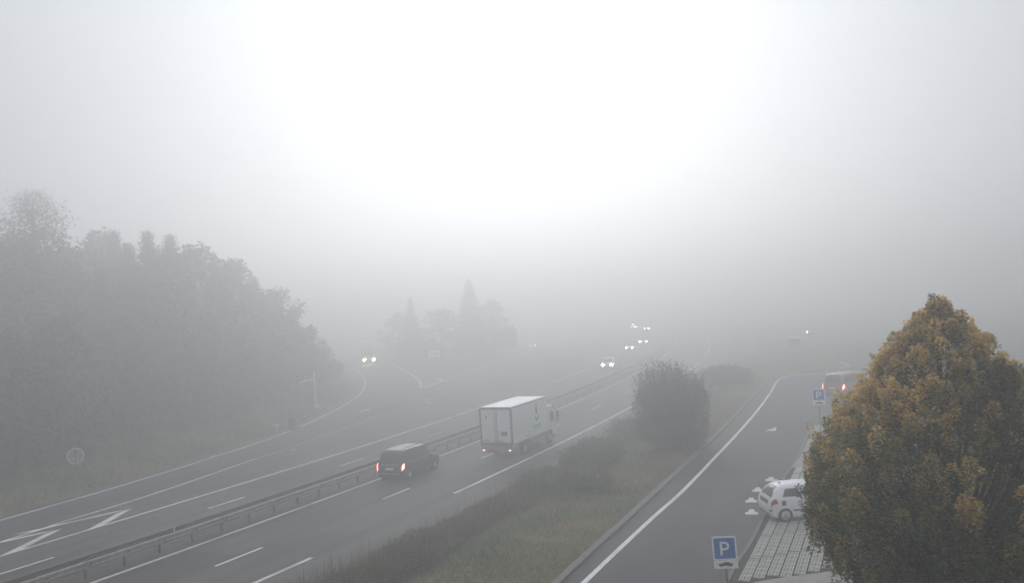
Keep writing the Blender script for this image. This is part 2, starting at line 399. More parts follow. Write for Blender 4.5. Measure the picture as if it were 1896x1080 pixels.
# ------------------------------------------------------------------ roads
road = mwstrip('motorway', -40, 420, -11.4, 9.8, 0.0, A_near)
med = mwstrip('median_strip', -40, 420, -1.75, -0.30, 0.004, A_med)
FEo = offset(FEp, -1.0)          # asphalt goes a metre beyond the edge line
slip_pts = [tuple(p) for p in FEo] + [(-86, 292), (-66, 262), (-44, 222), (-27.3, 185.4), (-18.6, 150.0), (-14.9, 134.0), (-13.3, 121.0),
            (-11.6, 129.8), (-6.4, 152.6), (-2.2, 174.2), (4.6, 208.5), (22, 290), (30, 285), (14.5, 208), (8, 180), (2.6, 155), (-2.3, 135), (-5.4, 122.5), (-4.2, 114.5), (-2, 113.5), (0.5, 120), (5, 131)]
slip_pts += [tuple(mw(s, -11.0)) for s in np.arange(138, 40, -6)] + [tuple(mw(s, -11.0)) for s in (36, 20, 0, -20)] + [(-62, -25)]
slip = poly('slip_road', slip_pts, 0.004, A_slip)

A_patch = asphalt('asphalt_patch', (0.022, 0.022, 0.024), (0.045, 0.045, 0.047))
A_pale = asphalt('asphalt_pale', (0.07, 0.067, 0.065), (0.105, 0.10, 0.096))
for s0, s1, d0, d1, m_ in ((52, 63, 4.2, 6.6, A_pale), (30, 47.5, .4, 3.3, A_patch), (66, 92, 8.0, 9.7, A_patch), (60, 78, -8.6, -6.0, A_patch), (47, 57, -5.2, -2.6, A_pale), (88, 101, .5, 3.2, A_patch), (40, 66, 7.5, 9.7, A_pale), (95, 118, -5.3, -2.4, A_patch), (35, 60, 3.40, 3.46, A_patch), (60, 110, 3.74, 3.79, A_patch)):
    mwstrip('asphalt_repair', s0, s1, d0, d1, 0.004, m_, road)
for q_ in ([(-24.2, 60), (-22.6, 64.5), (-20.0, 72), (-17.6, 79)], [(-17.5, 84), (-15.5, 92), (-13.2, 100)], [(-27.6, 51), (-26.4, 54.5), (-24.8, 59)]):
    line('asphalt_repair', q_, 1.9, 0.008, A_patch, slip)
# painted lines: direct children of the road they are painted on
mwstrip('edge_line', -30, 420, -0.11, 0.11, 0.008, WHITE, road)
for a, b_ in ((-4, 48.1), (61.0, 100), (113.2, 152.2), (165, 204), (217, 256)):
    mwstrip('edge_line', a, b_, 7.02, 7.26, 0.008, WHITE, road)
for k in range(-3, 20):
    s0 = 45.9 + 13 * k - (0.3 if k > 1 else 0)
    mwstrip('lane_dash', s0, s0 + 3.0, 3.53, 3.70, 0.008, WHITE, road, step=1.5)
for k in range(-3, 20):
    s0 = 41.9 + 12.95 * k
    mwstrip('lane_dash', s0, s0 + 3.0, -5.72, -5.55, 0.008, WHITE if k < 3 else WORN, road, step=1.5)
mwstrip('edge_line', -30, 420, -2.20, -2.05, 0.008, WORN, road)
seg = []
for s_ in np.arange(-30, 152, 4): seg.append(mw(s_, np.interp(s_, [-30, 45, 60, 75, 100, 130, 152], [-8.6, -8.7, -8.85, -9.0, -9.4, -9.35, -9.35])))
cut = int((102 + 30) / 4) + 1; cut2 = int((122 + 30) / 4)
line('edge_line', seg[:cut], 0.22, 0.010, WHITE, road); line('edge_line', seg[cut2 + 1:], 0.22, 0.010, WHITE, road)
line('lane_line', [(-38, 20), (-27.2, 45.8), (-26.2, 49.0), (-23.5, 56.5), (-20.5, 67.9)], 0.17, 0.010, WHITE, slip)
line('lane_line', [(-20.5, 67.9), (-18.9, 73.0), (-15.5, 87.1), (-14.2, 92.6)], 0.15, 0.010, WORN, slip)
line('lane_line', [(-11.3, 102.3), (-10.1, 106.6), (-8.6, 113.1), (-5.6, 126.1), (-2.3, 139)], 0.17, 0.010, WORN, slip)
k1 = int(np.argmin(np.hypot(FEp[:, 0] + 21.7, FEp[:, 1] - 83.0))); k2 = int(np.argmin(np.hypot(FEp[:, 0] + 21.4, FEp[:, 1] - 86.8)))
line('edge_line', FEp[:k1 + 1], 0.22, 0.010, WHITE, slip, smooth=False); line('edge_line', FEp[k2:], 0.22, 0.010, WHITE, slip, smooth=False)
line('edge_line', [(-62, 255), (-40, 215), (-27.3, 185.4), (-18.3, 150.0), (-14.9, 134.0), (-13.3, 121.6)], 0.3, 0.010, WHITE, slip)
line('edge_line', [(-12.9, 120.2), (-10.9, 129.8), (-5.8, 152.4), (-1.6, 173.9), (5.3, 208.2), (22, 290)], 0.3, 0.010, WHITE, slip)
gore = [[(-13.6, 121.5), (-12.3, 121.2)], [(-14.1, 127), (-12.9, 128.5), (-11.5, 125.8)], [(-14.9, 134.5), (-12.4, 136.5), (-10.9, 130.0)], [(-13.3, 124.2), (-12.1, 124.4)]]
for g_ in gore: line('hatch_bar', g_, 0.60, 0.012, WHITE, slip, smooth=False)
# two-armed chevrons between the slip lane and the carriageway
for dx in (0, 1, 2):
    tip = mw(53.8 - dx * 4.75, -10.6 + dx * .05)
    for e, w_ in (((5.6, -1.35 - .1 * dx), .30), ((3.9, 1.75), .46)):
        q = mw(53.8 - dx * 4.75 - e[0], -10.6 + e[1]); u = (q - tip) / np.hypot(*(q - tip)); n_ = np.array([u[1], -u[0]])
        poly('chevron_arm', [tuple(tip), tuple(q - n_ * w_ * .5), tuple(q + u * .9 + n_ * w_ * .5), tuple(tip + u * 1.0 + n_ * w_ * .8)], 0.014 + .002 * (w_ > .5), WHITE, slip)
for (x, y, a, w_, h_) in ((-16.9, 97.1, 1.2, 2.6, .45), (-10.2, 100.9, 1.9, .9, .5), (-18.4, 71.4, 1.1, .7, .25), (-24.6, 70.6, 1.1, .6, .3)):
    ca, sa = math.cos(a), math.sin(a)
    P_ = [(-.5, -.25), (.15, -.25), (.15, -.5), (.5, 0), (.15, .5), (.15, .25), (-.5, .25)]
    poly('road_arrow', [(x + p * w_ * ca - q * h_ * 1.6 * sa, y + p * w_ * sa + q * h_ * 1.6 * ca) for p, q in P_], 0.016, WHITE, slip)
# paved gutter outside the slip-lane edge line, with its own pale kerb
ga = int(np.argmin(np.hypot(FEp[:, 0] + 21.4, FEp[:, 1] - 87)))
ribbon('slip_kerb', offset(FEp[ga:-6], -2.05), offset(FEp[ga:-6], -1.8), 0.12, KERB, None, 0.2)

# service-area road, three hand-breadths above the motorway
RD = [(-4.5, 0), (0.6, 14), (6.5, 29.1), (8.3, 33.1), (12.6, 43.3), (15.0, 48.5), (19.5, 59.4)]
RDs = spline(RD, 1.0)
rest_pts = [tuple(p) for p in KB] + [(90, 60), (30, 60)] + [tuple(p) for p in RDs[::-1]] + [(-9, -12)]
rest = poly('service_road', rest_pts, 1.36, A_rest)
ribbon('kerb', offset(KB, -0.28), KB, 1.46, KERB, None, 0.3)
SL = [(-12, -2), (-4.4, 15), (1.8, 29.4), (5.3, 37.3), (7.65, 42.4), (11.1, 50.6), (14.6, 59), (18.7, 69.2), (22.9, 80.2), (26.6, 90.2), (29.0, 94.0), (32, 95.7), (35.5, 97.0)]
line('edge_line', SL, 0.20, 1.366, WHITE, rest)
line('edge_line', [(36.2, 99.2), (38.3, 102.0), (39.2, 107.2)], 0.2, 1.366, WHITE, rest)
# flush concrete border between road and parking bays
ribbon('border_kerb', RDs, offset(RDs, 0.13), 1.382, KERB, None, 0.2)

# ---- parking bays: concrete grid pavers laid in rows, dark rows between the slanted bays
PD = np.array([0.395, 0.919]); PN = np.array([0.919, -0.395]); CD = np.array([0.941, 0.338])
base = poly('parking_bed', [tuple(p) for p in offset(RDs, 0.165)[8:]] + [(60, 60), (60, 10), (12, 8)], 1.372, SOIL)
def paver_mesh():
    mb = MB(); Lx, Ly, t_ = 0.345, 0.462, 0.07       # across, along
    # frame of bars round 3 x 2 open cells
    for x in (-Lx / 2 + .022, -.062, .062, Lx / 2 - .022): mb.box((x, 0, t_ / 2 - .02), (0.044, Ly, t_))
    for y in (-Ly / 2 + .035, 0, Ly / 2 - .035):
        for x0, x1 in ((-Lx / 2 + .044, -.084), (-.040, .040), (.084, Lx / 2 - .044)): mb.box(((x0 + x1) / 2, y, t_ / 2 - .0225), (x1 - x0, 0.07, t_))
    return mb.mesh('paver', PAV)
pm = paver_mesh(); org = np.array([6.5, 29.1]) + PN * 0.40
cnt = 0; far_p = []
CN = np.array([-CD[1], CD[0]]); run = 2.17 / (PD @ CN)
for c_ in range(0, 40):
    st0 = org + PN * (0.19 + c_ * 0.405)
    t0_ = ((np.array([7.2, 30.5]) - st0) @ CN) / (PD @ CN)      # where this row meets the first bay divider
    for k_ in range(-2, 7):
        for j_ in range(6):
            p = st0 + PD * (t0_ + k_ * run + 0.12 + 0.235 + j_ * 0.470)
            if (p - np.array([8.0, 28.5])) @ np.array([-0.2, .98]) < 0.25 or p[1] > 46: continue
            key = 0 if (p[0] < 11.5 and p[1] < 38) else 1
            far_p.append((key, p[1] + p[0], p))
far_p.sort(key=lambda q: (q[0], q[1]))
ang = math.atan2(PD[1], PD[0]) - math.pi / 2
mbf = MB()
for i, (_, _, p) in enumerate(far_p):
    if i < 290:
        o = link('paver', pm, base); o.location = (p[0], p[1], 1.372 + .0 + random.uniform(-.003, .003)); o.rotation_euler = (0, 0, ang)
    elif i < 2200:
        mbf.box((p[0], p[1], 1.39), (0.345, 0.462, 0.04), ang)
fp = mbf.obj('paver_field', PAV, base); fp['kind'] = 'stuff'
poly('pavement', [(7.15, 28.30), (8.0, 28.55), (9.9, 28.95), (26, 32.2), (40, 20), (40, -15), (-1, -15), (2.2, 14)], 1.42, CONC, None, 0.12)
poly('pavement', [(13.95, 45.9), (15.2, 48.5), (19.75, 59.4), (30, 60), (60, 60), (60, 47), (30, 46.5)], 1.415, CONC, None, 0.1)
# small painted cars at the bay entrances
CARP = [(-.5, .0), (-.5, .42), (-.27, .48), (-.17, .98), (.17, .98), (.29, .48), (.5, .40), (.5, .0)]
SYMW = mat('symbol_paint', (.62, .62, .60), .7, .1, 5)
for (x, y, a, w_, h_) in ((9.45, 37.0, -.25, .52, .95), (10.0, 39.1, -.25, .50, .95), (10.85, 41.1, -.26, .50, .95), (12.1, 43.2, -.27, .58, 1.0), (16.5, 58.4, -.5, .6, 1.5)):
    ca, sa = math.cos(a), math.sin(a)
    poly('painted_car_symbol', [(x + p * w_ * ca - q * h_ * sa, y + p * w_ * sa + q * h_ * ca) for p, q in CARP], 1.368, SYMW, rest)

# ------------------------------------------------------------------ haze
hz = bpy.data.materials.new('fog'); hz.use_nodes = True; t = hz.node_tree; t.nodes.clear()
o_ = t.nodes.new('ShaderNodeOutputMaterial'); pv = t.nodes.new('ShaderNodeVolumePrincipled')
pv.inputs['Color'].default_value = (FOGC * .975, FOGC * .99, FOGC, 1); pv.inputs['Density'].default_value = FOG; pv.inputs['Anisotropy'].default_value = 0.68
t.links.new(pv.outputs[0], o_.inputs['Volume'])
haze = MB().box((0, 900, 17.0), (3000, 2200, 38.0)).obj('haze', hz); haze['kind'] = 'stuff'

# ------------------------------------------------------------------ guardrail between the carriageways
gr = empty('guardrail', (*mw(60, -0.75), 0), 0, 'long double steel guardrail on posts between the two carriageways', 'guardrail')
gi = Matrix.Translation(gr.location).inverted()
def wbeam(Lh, sgn):
    prof = [(0, .47), (.045, .52), (.045, .60), (0, .65), (.045, .70), (.045, .79), (-.02, .84)]
    mb = MB(); n = len(prof); vs = []
    for x in (-Lh, Lh):
        vs += [(x, sgn * p[0], p[1]) for p in prof] + [(x, sgn * (p[0] - .012), p[1]) for p in reversed(prof)]
    k = 2 * n; fs = [(i, (i + 1) % k, k + (i + 1) % k, k + i) for i in range(k)] + [tuple(range(k))[::-1], tuple(range(k, 2 * k))]
    mb.add(vs, fs); mb.box((Lh - .12, sgn * .02, .665), (.3, .05, .31))
    return mb.mesh('rail_beam', [STEEL if sgn < 0 else STEELD])  # front beam pale as lit, rear one dark: light put into their steel colours
bm_f, bm_r = wbeam(2.01, -1), wbeam(2.01, 1)
pmesh = MB().box((0, 0, .38), (0.055, 0.10, .80)).box((0, .0, .66), (.12, .70, .07)).mesh('post', STEELD)
for k in range(44):
    s = 22.85 + 4 * k
    for me, d in ((bm_f, -0.50), (bm_r, -1.28)):
        p = mw(s + 2, d); a, b_ = mw(s, d), mw(s + 4, d)
        o = link('rail_beam', me, gr); o.location = (p[0] - gr.location.x, p[1] - gr.location.y, 0); o.rotation_euler = (0, 0, math.atan2(b_[1] - a[1], b_[0] - a[0]))
for k in range(84):
    s = 22.85 + 2 * k; p = mw(s, -0.80)
    o = link('post', pmesh, gr); o.location = (p[0] - gr.location.x, p[1] - gr.location.y, 0); o.rotation_euler = (0, 0, mwdir(s))
p = mw(47.6, -.60)
dl = MB().box((0, 0, .86), (.05, .04, .30)).box((0, 0, .55), (.04, .03, .40)).obj('delineator', WPAINT, gr); dl.location = (p[0] - gr.location.x, p[1] - gr.location.y, .06)
dl['label'] = 'small white delineator fixed on top of the rail'

# ------------------------------------------------------------------ cars
SECN = 9
def car_surface(st):
    st = np.array(st, float); X = st[:, 0]
    def row(x):
        zl, zb, wb, zr, wr = [np.interp(x, X, st[:, i]) for i in range(1, 6)]
        k = min(1, max(0, (zr - zb) / .25))
        return np.array([(0, zl), (wb * .88, zl), (wb * .985, zl + .10), (wb, zl + (zb - zl) * .55), (wb * .985, zb - .06 * 1), (wb * .95, zb),
                         (wr + (1 - k) * (wb * .9 - wr) * .5, zr - .055 * k - .004), (wr * .82, zr - .004), (0, zr + .018)])
    def S(x, k):
        r = row(x); i = min(int(k), SECN - 2); f = k - i
        y, z = r[i] * (1 - f) + r[i + 1] * f
        return np.array([x, y, z])
    return X, row, S
def car_body(st, wheels, wr_, bm):
    X, row, S = car_surface(st)
    xs_ = [];
    for i in range(len(X) - 1):
        n = max(1, int((X[i + 1] - X[i]) / .16)); xs_ += [X[i] + (X[i + 1] - X[i]) * j / n for j in range(n)]
    xs_.append(X[-1]); mb = MB(); vs = []
    for x in xs_:
        r = row(x); vs += [(x, y, z) for y, z in r] + [(x, -y, z) for y, z in r[-2:0:-1]]
    k = 2 * SECN - 2; n = len(xs_)
    fs = [(i * k + j, i * k + (j + 1) % k, (i + 1) * k + (j + 1) % k, (i + 1) * k + j) for i in range(n - 1) for j in range(k)]
    fs += [tuple(range(k))[::-1], tuple(range((n - 1) * k, n * k))]
    mb.add(vs, fs); me = mb.mesh('body', bm, True)
    tmp = bpy.data.objects.new('tmp', me); COL.objects.link(tmp); cut = []
    for x in wheels:
        for sg in (-1, 1):
            c = MB().tube([(x, sg * .45, wr_), (x, sg * 1.3, wr_)], wr_ * 1.16, 22).obj('cut', DARKP)
            m = tmp.modifiers.new('b', 'BOOLEAN'); m.object = c; m.operation = 'DIFFERENCE'; m.solver = 'EXACT'; cut.append(c)
    dg = bpy.context.evaluated_depsgraph_get(); res = bpy.data.meshes.new_from_object(tmp.evaluated_get(dg))
    for c in cut: bpy.data.objects.remove(c)
    bpy.data.objects.remove(tmp); res.name = 'body'
    if len(res.polygons) < 50: res = me
    try: res.set_sharp_from_angle(angle=R(34))
    except Exception: pass
    return res, S
def patch(S, x0, x1, k0, k1, m, name, par, sg=1, off=.006, nx_=6, nk=4, thick=.012, taper=None):
    """panel that follows the body surface between lengths x0..x1 and section positions k0..k1, standing slightly proud of it"""
    n = nx_ + 1; g = np.zeros((n, nk + 1, 3))
    for i in range(n):
        for j in range(nk + 1):
            f = j / nk; a, b_ = (x0, x1) if taper is None else (x0 + taper[0] * f, x1 + taper[1] * f)
            g[i, j] = S(a + (b_ - a) * i / nx_, k0 + (k1 - k0) * f)
    g[:, :, 1] *= sg
    du = np.gradient(g, axis=0); dv = np.gradient(g, axis=1); nn = np.cross(du, dv); nn /= np.linalg.norm(nn, axis=2)[:, :, None] + 1e-9
    ctr = np.array([g[:, :, 0].mean(), 0, .7]); 
    if np.sum(nn * (g - ctr)) < 0: nn = -nn
    a = g + nn * off; b_ = g - nn * thick
    mb = MB(); w = nk + 1; vs = [tuple(p) for p in a.reshape(-1, 3)] + [tuple(p) for p in b_.reshape(-1, 3)]; o = n * w
    fs = []
    for i in range(n - 1):
        for j in range(nk): q = (i * w + j, (i + 1) * w + j, (i + 1) * w + j + 1, i * w + j + 1); fs.append(q); fs.append(tuple(x + o for x in q[::-1]))
    rim = [i * w for i in range(n)] + [(n - 1) * w + j for j in range(1, w)] + [i * w + nk for i in range(n - 2, -1, -1)] + [j for j in range(nk - 1, 0, -1)]
    for i in range(len(rim)): p, q = rim[i], rim[(i + 1) % len(rim)]; fs.append((p, q, q + o, p + o))
    mb.add(vs, fs); me = mb.mesh(name, m, True)
    return link(name, me, par)
def wheel(par, x, y, r, w, sg, spokes=0):
    mb = MB(); prof = [(-w / 2, r * .62), (-w / 2, r * .93), (-w / 2 + .025, r), (w / 2 - .025, r), (w / 2, r * .93), (w / 2, r * .62)]
    n = 26; vs = [(x + q * math.cos(2 * math.pi * i / n), y + p, r + q * math.sin(2 * math.pi * i / n)) for i in range(n) for p, q in prof]; k = len(prof)
    mb.add(vs, [(i * k + j, i * k + (j + 1) % k, ((i + 1) % n) * k + (j + 1) % k, ((i + 1) % n) * k + j) for i in range(n) for j in range(k)])
    wh = mb.obj('wheel', BLACK, par, True)
    rm = MB(); yo = y + sg * (w / 2 - .02)
    rm.tube([(x, yo - sg * .07, r), (x, yo - sg * .05, r)], r * .63, 24)
    ro = rm.obj('wheel_disc', DARKP, wh)
    sp = MB()
    if spokes:
        pr = [(r * .50, -.03), (r * .63, -.03), (r * .66, .012), (r * .55, .012)]; kk = 4
        sp.add([(x + q * math.cos(2 * math.pi * i / n), yo + sg * p, r + q * math.sin(2 * math.pi * i / n)) for i in range(n) for q, p in pr],
               [(i * kk + j, i * kk + (j + 1) % kk, ((i + 1) % n) * kk + (j + 1) % kk, ((i + 1) % n) * kk + j) for i in range(n) for j in range(kk)])
        sp.tube([(x, yo - sg * .03, r), (x, yo + sg * .012, r)], r * .2, 14)
        for i in range(spokes):
            a = 2 * math.pi * i / spokes + .2; ca, sa = math.cos(a), math.sin(a); w0, w1 = r * .05, r * .085
            P_ = [(r * .15, -w0), (r * .54, -w1), (r * .54, w1), (r * .15, w0)]
            sp.prism([(p * ca - q * sa, p * sa + q * ca) for p, q in P_], (x, yo - .012, r), (1, 0, 0), (0, 0, 1), -.024)
    else:
        sp.tube([(x, yo - sg * .03, r), (x, yo + sg * .005, r)], r * .5, 18)
    sp.obj('rim', RIM, wh)
    return wh
HATCH = [(0, .42, .60, .60, .62, .58), (.04, .30, .70, .74, .72, .62), (.10, .24, .88, .785, .90, .64), (.20, .20, .96, .80, 1.08, .62), (.34, .18, .98, .815, 1.27, .59), (.52, .17, .985, .825, 1.37, .575),
         (.80, .17, .985, .83, 1.415, .575), (1.5, .17, .965, .835, 1.435, .585), (2.1, .17, .945, .83, 1.40, .575), (2.4, .17, .935, .83, 1.27, .585), (2.75, .17, .92, .82, 1.06, .62),
         (2.98, .18, .90, .81, .93, .68), (3.4, .18, .84, .785, .86, .64), (3.70, .22, .72, .72, .74, .62), (3.80, .30, .60, .64, .62, .58), (3.84, .38, .52, .56, .54, .5)]
MPV = [(0, .45, .62, .70, .64, .66), (.04, .30, .80, .82, .82, .72), (.08, .24, .98, .86, 1.0, .74), (.16, .22, 1.04, .875, 1.35, .72), (.26, .20, 1.05, .885, 1.60, .70), (.42, .20, 1.05, .89, 1.72, .70),
       (.9, .20, 1.045, .895, 1.77, .70), (1.9, .20, 1.03, .90, 1.78, .70), (2.7, .20, 1.01, .90, 1.74, .69), (3.05, .20, 1.0, .895, 1.60, .70), (3.45, .20, .99, .89, 1.30, .73),
       (3.75, .20, .97, .88, 1.03, .76), (4.2, .20, .92, .85, .95, .72), (4.48, .24, .80, .78, .82, .68), (4.58, .32, .66, .70, .68, .62)]
def make_car(kind, loc, rz, bm, label, group=None, name='car', rear=None, front=None, spokes=0, plates=True, detail=True, winx=None, scale=1.0, tail_on=0, head_on=0):
    st, wx, wr_ = (HATCH, (.62, 3.06), .30) if kind == 'hatch' else (MPV, (.78, 3.72), .33)
    c = empty(name, loc, rz, label, 'car' if kind == 'hatch' else 'minivan', group); c.scale = (scale,) * 3
    me, S = car_body(st, wx, wr_, bm); link('body', me, c)
    W_ = .83 if kind == 'hatch' else .90
    for i, x in enumerate(wx):
        for sg in (-1, 1):
            wheel(c, x, sg * (W_ - .085), wr_, .175, sg, spokes)
            MB().tube([(x, sg * .46, wr_), (x, sg * .50, wr_)], wr_ * 1.13, 20).obj('wheel_arch_lining', BLACK, c)
    if kind == 'hatch':
        wins = [(.56, 1.34, .16, .06, 'rear_side_window'), (1.42, 2.24, .03, .10, 'front_side_window')] if winx is None else winx
        for sg in (-1, 1):
            for x0, x1, ta, tb, nm in wins: patch(S, x0, x1, 5.10, 5.86, GLASS, nm, c, sg, taper=(ta, -.12 if x1 < 2 else -.20) )
        for sg in (-1, 1): pass
        rw = (.15, .49); ws = (2.20, 2.92)
    else:
        for sg in (-1, 1):
            for x0, x1, ta, tb in ((.34, 1.12, .12, 0), (1.20, 2.05, 0, 0), (2.13, 3.0, 0, -.28)): patch(S, x0, x1, 5.10, 5.84, GLASS, 'side_window', c, sg, taper=(ta, tb))
        rw = (.11, .40); ws = (2.86, 3.66)
    # rear window and windscreen: panels over the full width
    for nm, (x0, x1), marg in (('rear_window', rw, .90), ('windscreen', ws, .93)):
        mb = MB(); vs = []; n = 8; mI = 8
        gg = []
        for i in range(n + 1):
            x = x0 + (x1 - x0) * i / n; a = S(x, 6.25); b_ = S(x, 8)
            gg.append([(x, a[1] * marg * q, (a[2] if abs(q) > .95 else b_[2] - (b_[2] - a[2]) * abs(q) ** 2.5)) for q in np.linspace(-1, 1, mI + 1)])
        gg = np.array(gg); sl_ = np.array([x1 - x0, 0, gg[-1, 4, 2] - gg[0, 4, 2]]); sl_ /= np.linalg.norm(sl_); nn = np.array([-sl_[2], 0, sl_[0]]); nn *= np.sign(nn[2]) or 1
        A = gg + nn * .014; B = gg - nn * .02; w = mI + 1; o = (n + 1) * w
        vs = [tuple(p) for p in A.reshape(-1, 3)] + [tuple(p) for p in B.reshape(-1, 3)]; fs = []
        for i in range(n):
            for j in range(mI): q = (i * w + j, (i + 1) * w + j, (i + 1) * w + j + 1, i * w + j + 1); fs.append(q); fs.append(tuple(v + o for v in q[::-1]))
        rm = [i * w for i in range(n + 1)] + [n * w + j for j in range(1, w)] + [i * w + mI for i in range(n - 1, -1, -1)] + [j for j in range(mI - 1, 0, -1)]
        for i in range(len(rm)): p, q = rm[i], rm[(i + 1) % len(rm)]; fs.append((p, q, q + o, p + o))
        mb.add(vs, fs); mb.obj(nm, GLASS, c, True)
    tl = rear or TAIL_OFF; hl = front or HEAD_OFF
    if kind == 'hatch':
        for sg in (-1, 1): patch(S, .07, .34, 3.5, 4.75, tl, 'tail_light', c, sg, off=.014, taper=(.02, -.06))
        for sg in (-1, 1): patch(S, 3.42, 3.79, 3.6, 4.9, hl, 'headlight', c, sg, off=.014)
    else:
        for sg in (-1, 1): patch(S, .035, .20, 3.3, 4.6, tl, 'tail_light', c, sg, off=.03, taper=(.02, .02))
        for sg in (-1, 1): patch(S, 4.22, 4.56, 3.6, 4.9, hl, 'headlight', c, sg, off=.014)
    Ln = st[-1][0]; zt = .52 if kind == 'hatch' else .74
    if plates:
        box('number_plate', (-.012 if kind != 'hatch' else .0, 0, zt), (.03, .52, .12), WPAINT, c)
        box('front_number_plate', (Ln + .005, 0, .42), (.03, .52, .12), WPAINT, c)
    box('rear_bumper_strip', (.0, 0, .36 if kind == 'hatch' else .47), (.07, 1.22 if kind == 'hatch' else 1.4, .05), DARKP if kind == 'hatch' else STEEL, c, ch=.01)
    for sg in (-1, 1):
        xm = 2.33 if kind == 'hatch' else 3.18
        MB().box((xm, sg * (W_ + .09), 1.0), (.10, .18, .13), 0, .03).box((xm + .02, sg * (W_ + .0), .96), (.05, .1, .05)).obj('door_mirror', bm if kind == 'hatch' else DARKP, c)
    for sg in (-1, 1):
        hx = (1.42,) if kind == 'hatch' else (1.3, 2.3)
        for h_ in hx: patch(S, h_, h_ + .17, 3.98, 4.12, DARKP, 'door_handle', c, sg, off=.022, nx_=2, nk=1)
    return c, S
TAIL_OFF = mat('tail_lens_red', (0.35, 0.02, 0.02), 0.25, coat=.5); HEAD_OFF = mat('head_lens', (0.6, 0.62, 0.64), 0.15)
TAIL_ON = emis('tail_light_lit', (1.0, 0.22, 0.18), 5.0); TAIL_TRUCK = emis('truck_light_lit', (1.0, 0.36, 0.34), 3.5)
HEAD_ON = emis('headlight_lit', (1.0, 0.97, 0.93), 40.0); HEAD_FAR = emis('headlight_far_lit', (0.95, 0.98, 1.0), 75.0)

# parked white hatchback
WCAR = mat('white_car_paint', (0.78, 0.79, 0.80), 0.42, 0.03, 1.5, coat=0.15)
ca = math.atan2(CD[1], CD[0])
pc, PS = make_car('hatch', (9.70, 36.05, 1.395), R(3), WCAR, 'white three-door hatchback parked on the grid pavers, half hidden by the autumn tree', spokes=8)
patch(PS, .50, .66, 3.25, 3.85, DARKP, 'fuel_flap', pc, -1, off=.012, nx_=2, nk=2)
patch(PS, 1.28, 1.295, 2.3, 4.9, DARKP, 'door_seam', pc, -1, off=.004, nx_=1, nk=6)
patch(PS, .95, 2.2, 2.55, 2.72, DARKP, 'side_moulding', pc, -1, off=.018, nx_=6, nk=1)
patch(PS, .02, .10, 2.6, 2.95, DARKP, 'bumper_moulding', pc, -1, off=.03, nx_=2, nk=1)
MB().tube([(.72, 0, 1.42), (.50, 0, 1.62)], .006, 5).box((.73, 0, 1.44), (.09, .05, .03)).obj('aerial', DARKP, pc)
box('tailgate_panel', (.055, 0, .80), (.05, .86, .20), mat('grey_tailgate', (.20, .21, .21), .4), pc, ch=.015)

# dark minivan on the motorway
DCAR = mat('charcoal_car_paint', (0.022, 0.024, 0.027), 0.30, 0.1, 2, coat=0.5)
p = mw(63.3, 1.30)
vn, VS = make_car('mpv', (p[0], p[1], 0.0), mwdir(64), DCAR, 'dark grey minivan with lit red tail lights driving in the left lane behind the truck', rear=TAIL_ON, name='minivan', scale=1.10)
for sg in (-1, 1):
    MB().tube([(.5, sg * .62, 1.80), (.7, sg * .62, 1.84), (2.5, sg * .62, 1.84), (2.7, sg * .62, 1.79)], .022, 6).obj('roof_rail', STEEL, vn)
    patch(VS, .3, 3.5, 4.86, 5.03, STEEL, 'window_trim', vn, sg, off=.012, nx_=12, nk=1)
box('tailgate_strip', (.055, 0, .965), (.05, 1.05, .05), STEEL, vn)
# roof skin: grey panels in two halves, paler than the charcoal body
patch(VS, .45, 2.9, 6.9, 8.0, mat('pale_roof', (0.20, 0.205, 0.21), .45, .05, 2), 'roof_panel', vn, 1, off=.014, nx_=10, nk=3, thick=.03)
patch(VS, .45, 2.9, 6.9, 8.0, bpy.data.materials['pale_roof'], 'roof_panel', vn, -1, off=.014, nx_=10, nk=3, thick=.03)

# red car behind the second parking sign
RCAR = mat('red_car_paint', (0.42, 0.10, 0.08), 0.3, 0.05, 2, coat=.5)
make_car('mpv', (26.1, 73.4, 1.37), R(38), RCAR, 'dull red car with glowing tail light behind the far parking sign', rear=TAIL_ON, name='red_car', scale=1.12)

# ------------------------------------------------------------------ box truck
p = mw(71.2, 5.1); tk = empty('box_truck', (p[0], p[1], 0), mwdir(72) + R(-.5), 'white box truck with a green drop and smile emblem, driving in the right lane', 'truck')
TW, TL = 2.46, 6.35; z0, z1 = 1.02, 3.62
GREY = mat('truck_frame_grey', (.12, .11, .11), .5, .25, 3); TBOX = mat('truck_box_white', (.86, .88, .88), .4, .06, .8, coat=.2); TROOF = mat('truck_roof_white', (.85, .86, .87), .45, .08, .7)
GRIME = mat('truck_grime', (.25, .22, .20), .7, .3, 3)
cb = MB().box((TL / 2 + .03, 0, (z0 + z1) / 2), (TL - .06, TW, z1 - z0), 0, .03).obj('cargo_box', TBOX, tk)
box('roof', (TL / 2, 0, z1 + .015), (TL - .1, TW - .12, .05), TROOF, tk, ch=.012)
fr = MB()
for sg in (-1, 1): fr.box((.0, sg * (TW / 2 - .045), (z0 + z1) / 2), (.09, .12, z1 - z0 + .02), 0, .01)
fr.box((0, 0, z1 - .06), (.09, TW - .21, .14)).box((0, 0, z0 + .06), (.09, TW - .21, .13))
for sg in (-1, 1):
    fr.box((TL / 2, sg * (TW / 2 + .004), z1 - .03), (TL - .2, .03, .07)); fr.box((TL / 2, sg * (TW / 2 + .004), z0 + .03), (TL - .2, .03, .06))
fr.obj('frame', GREY, tk)
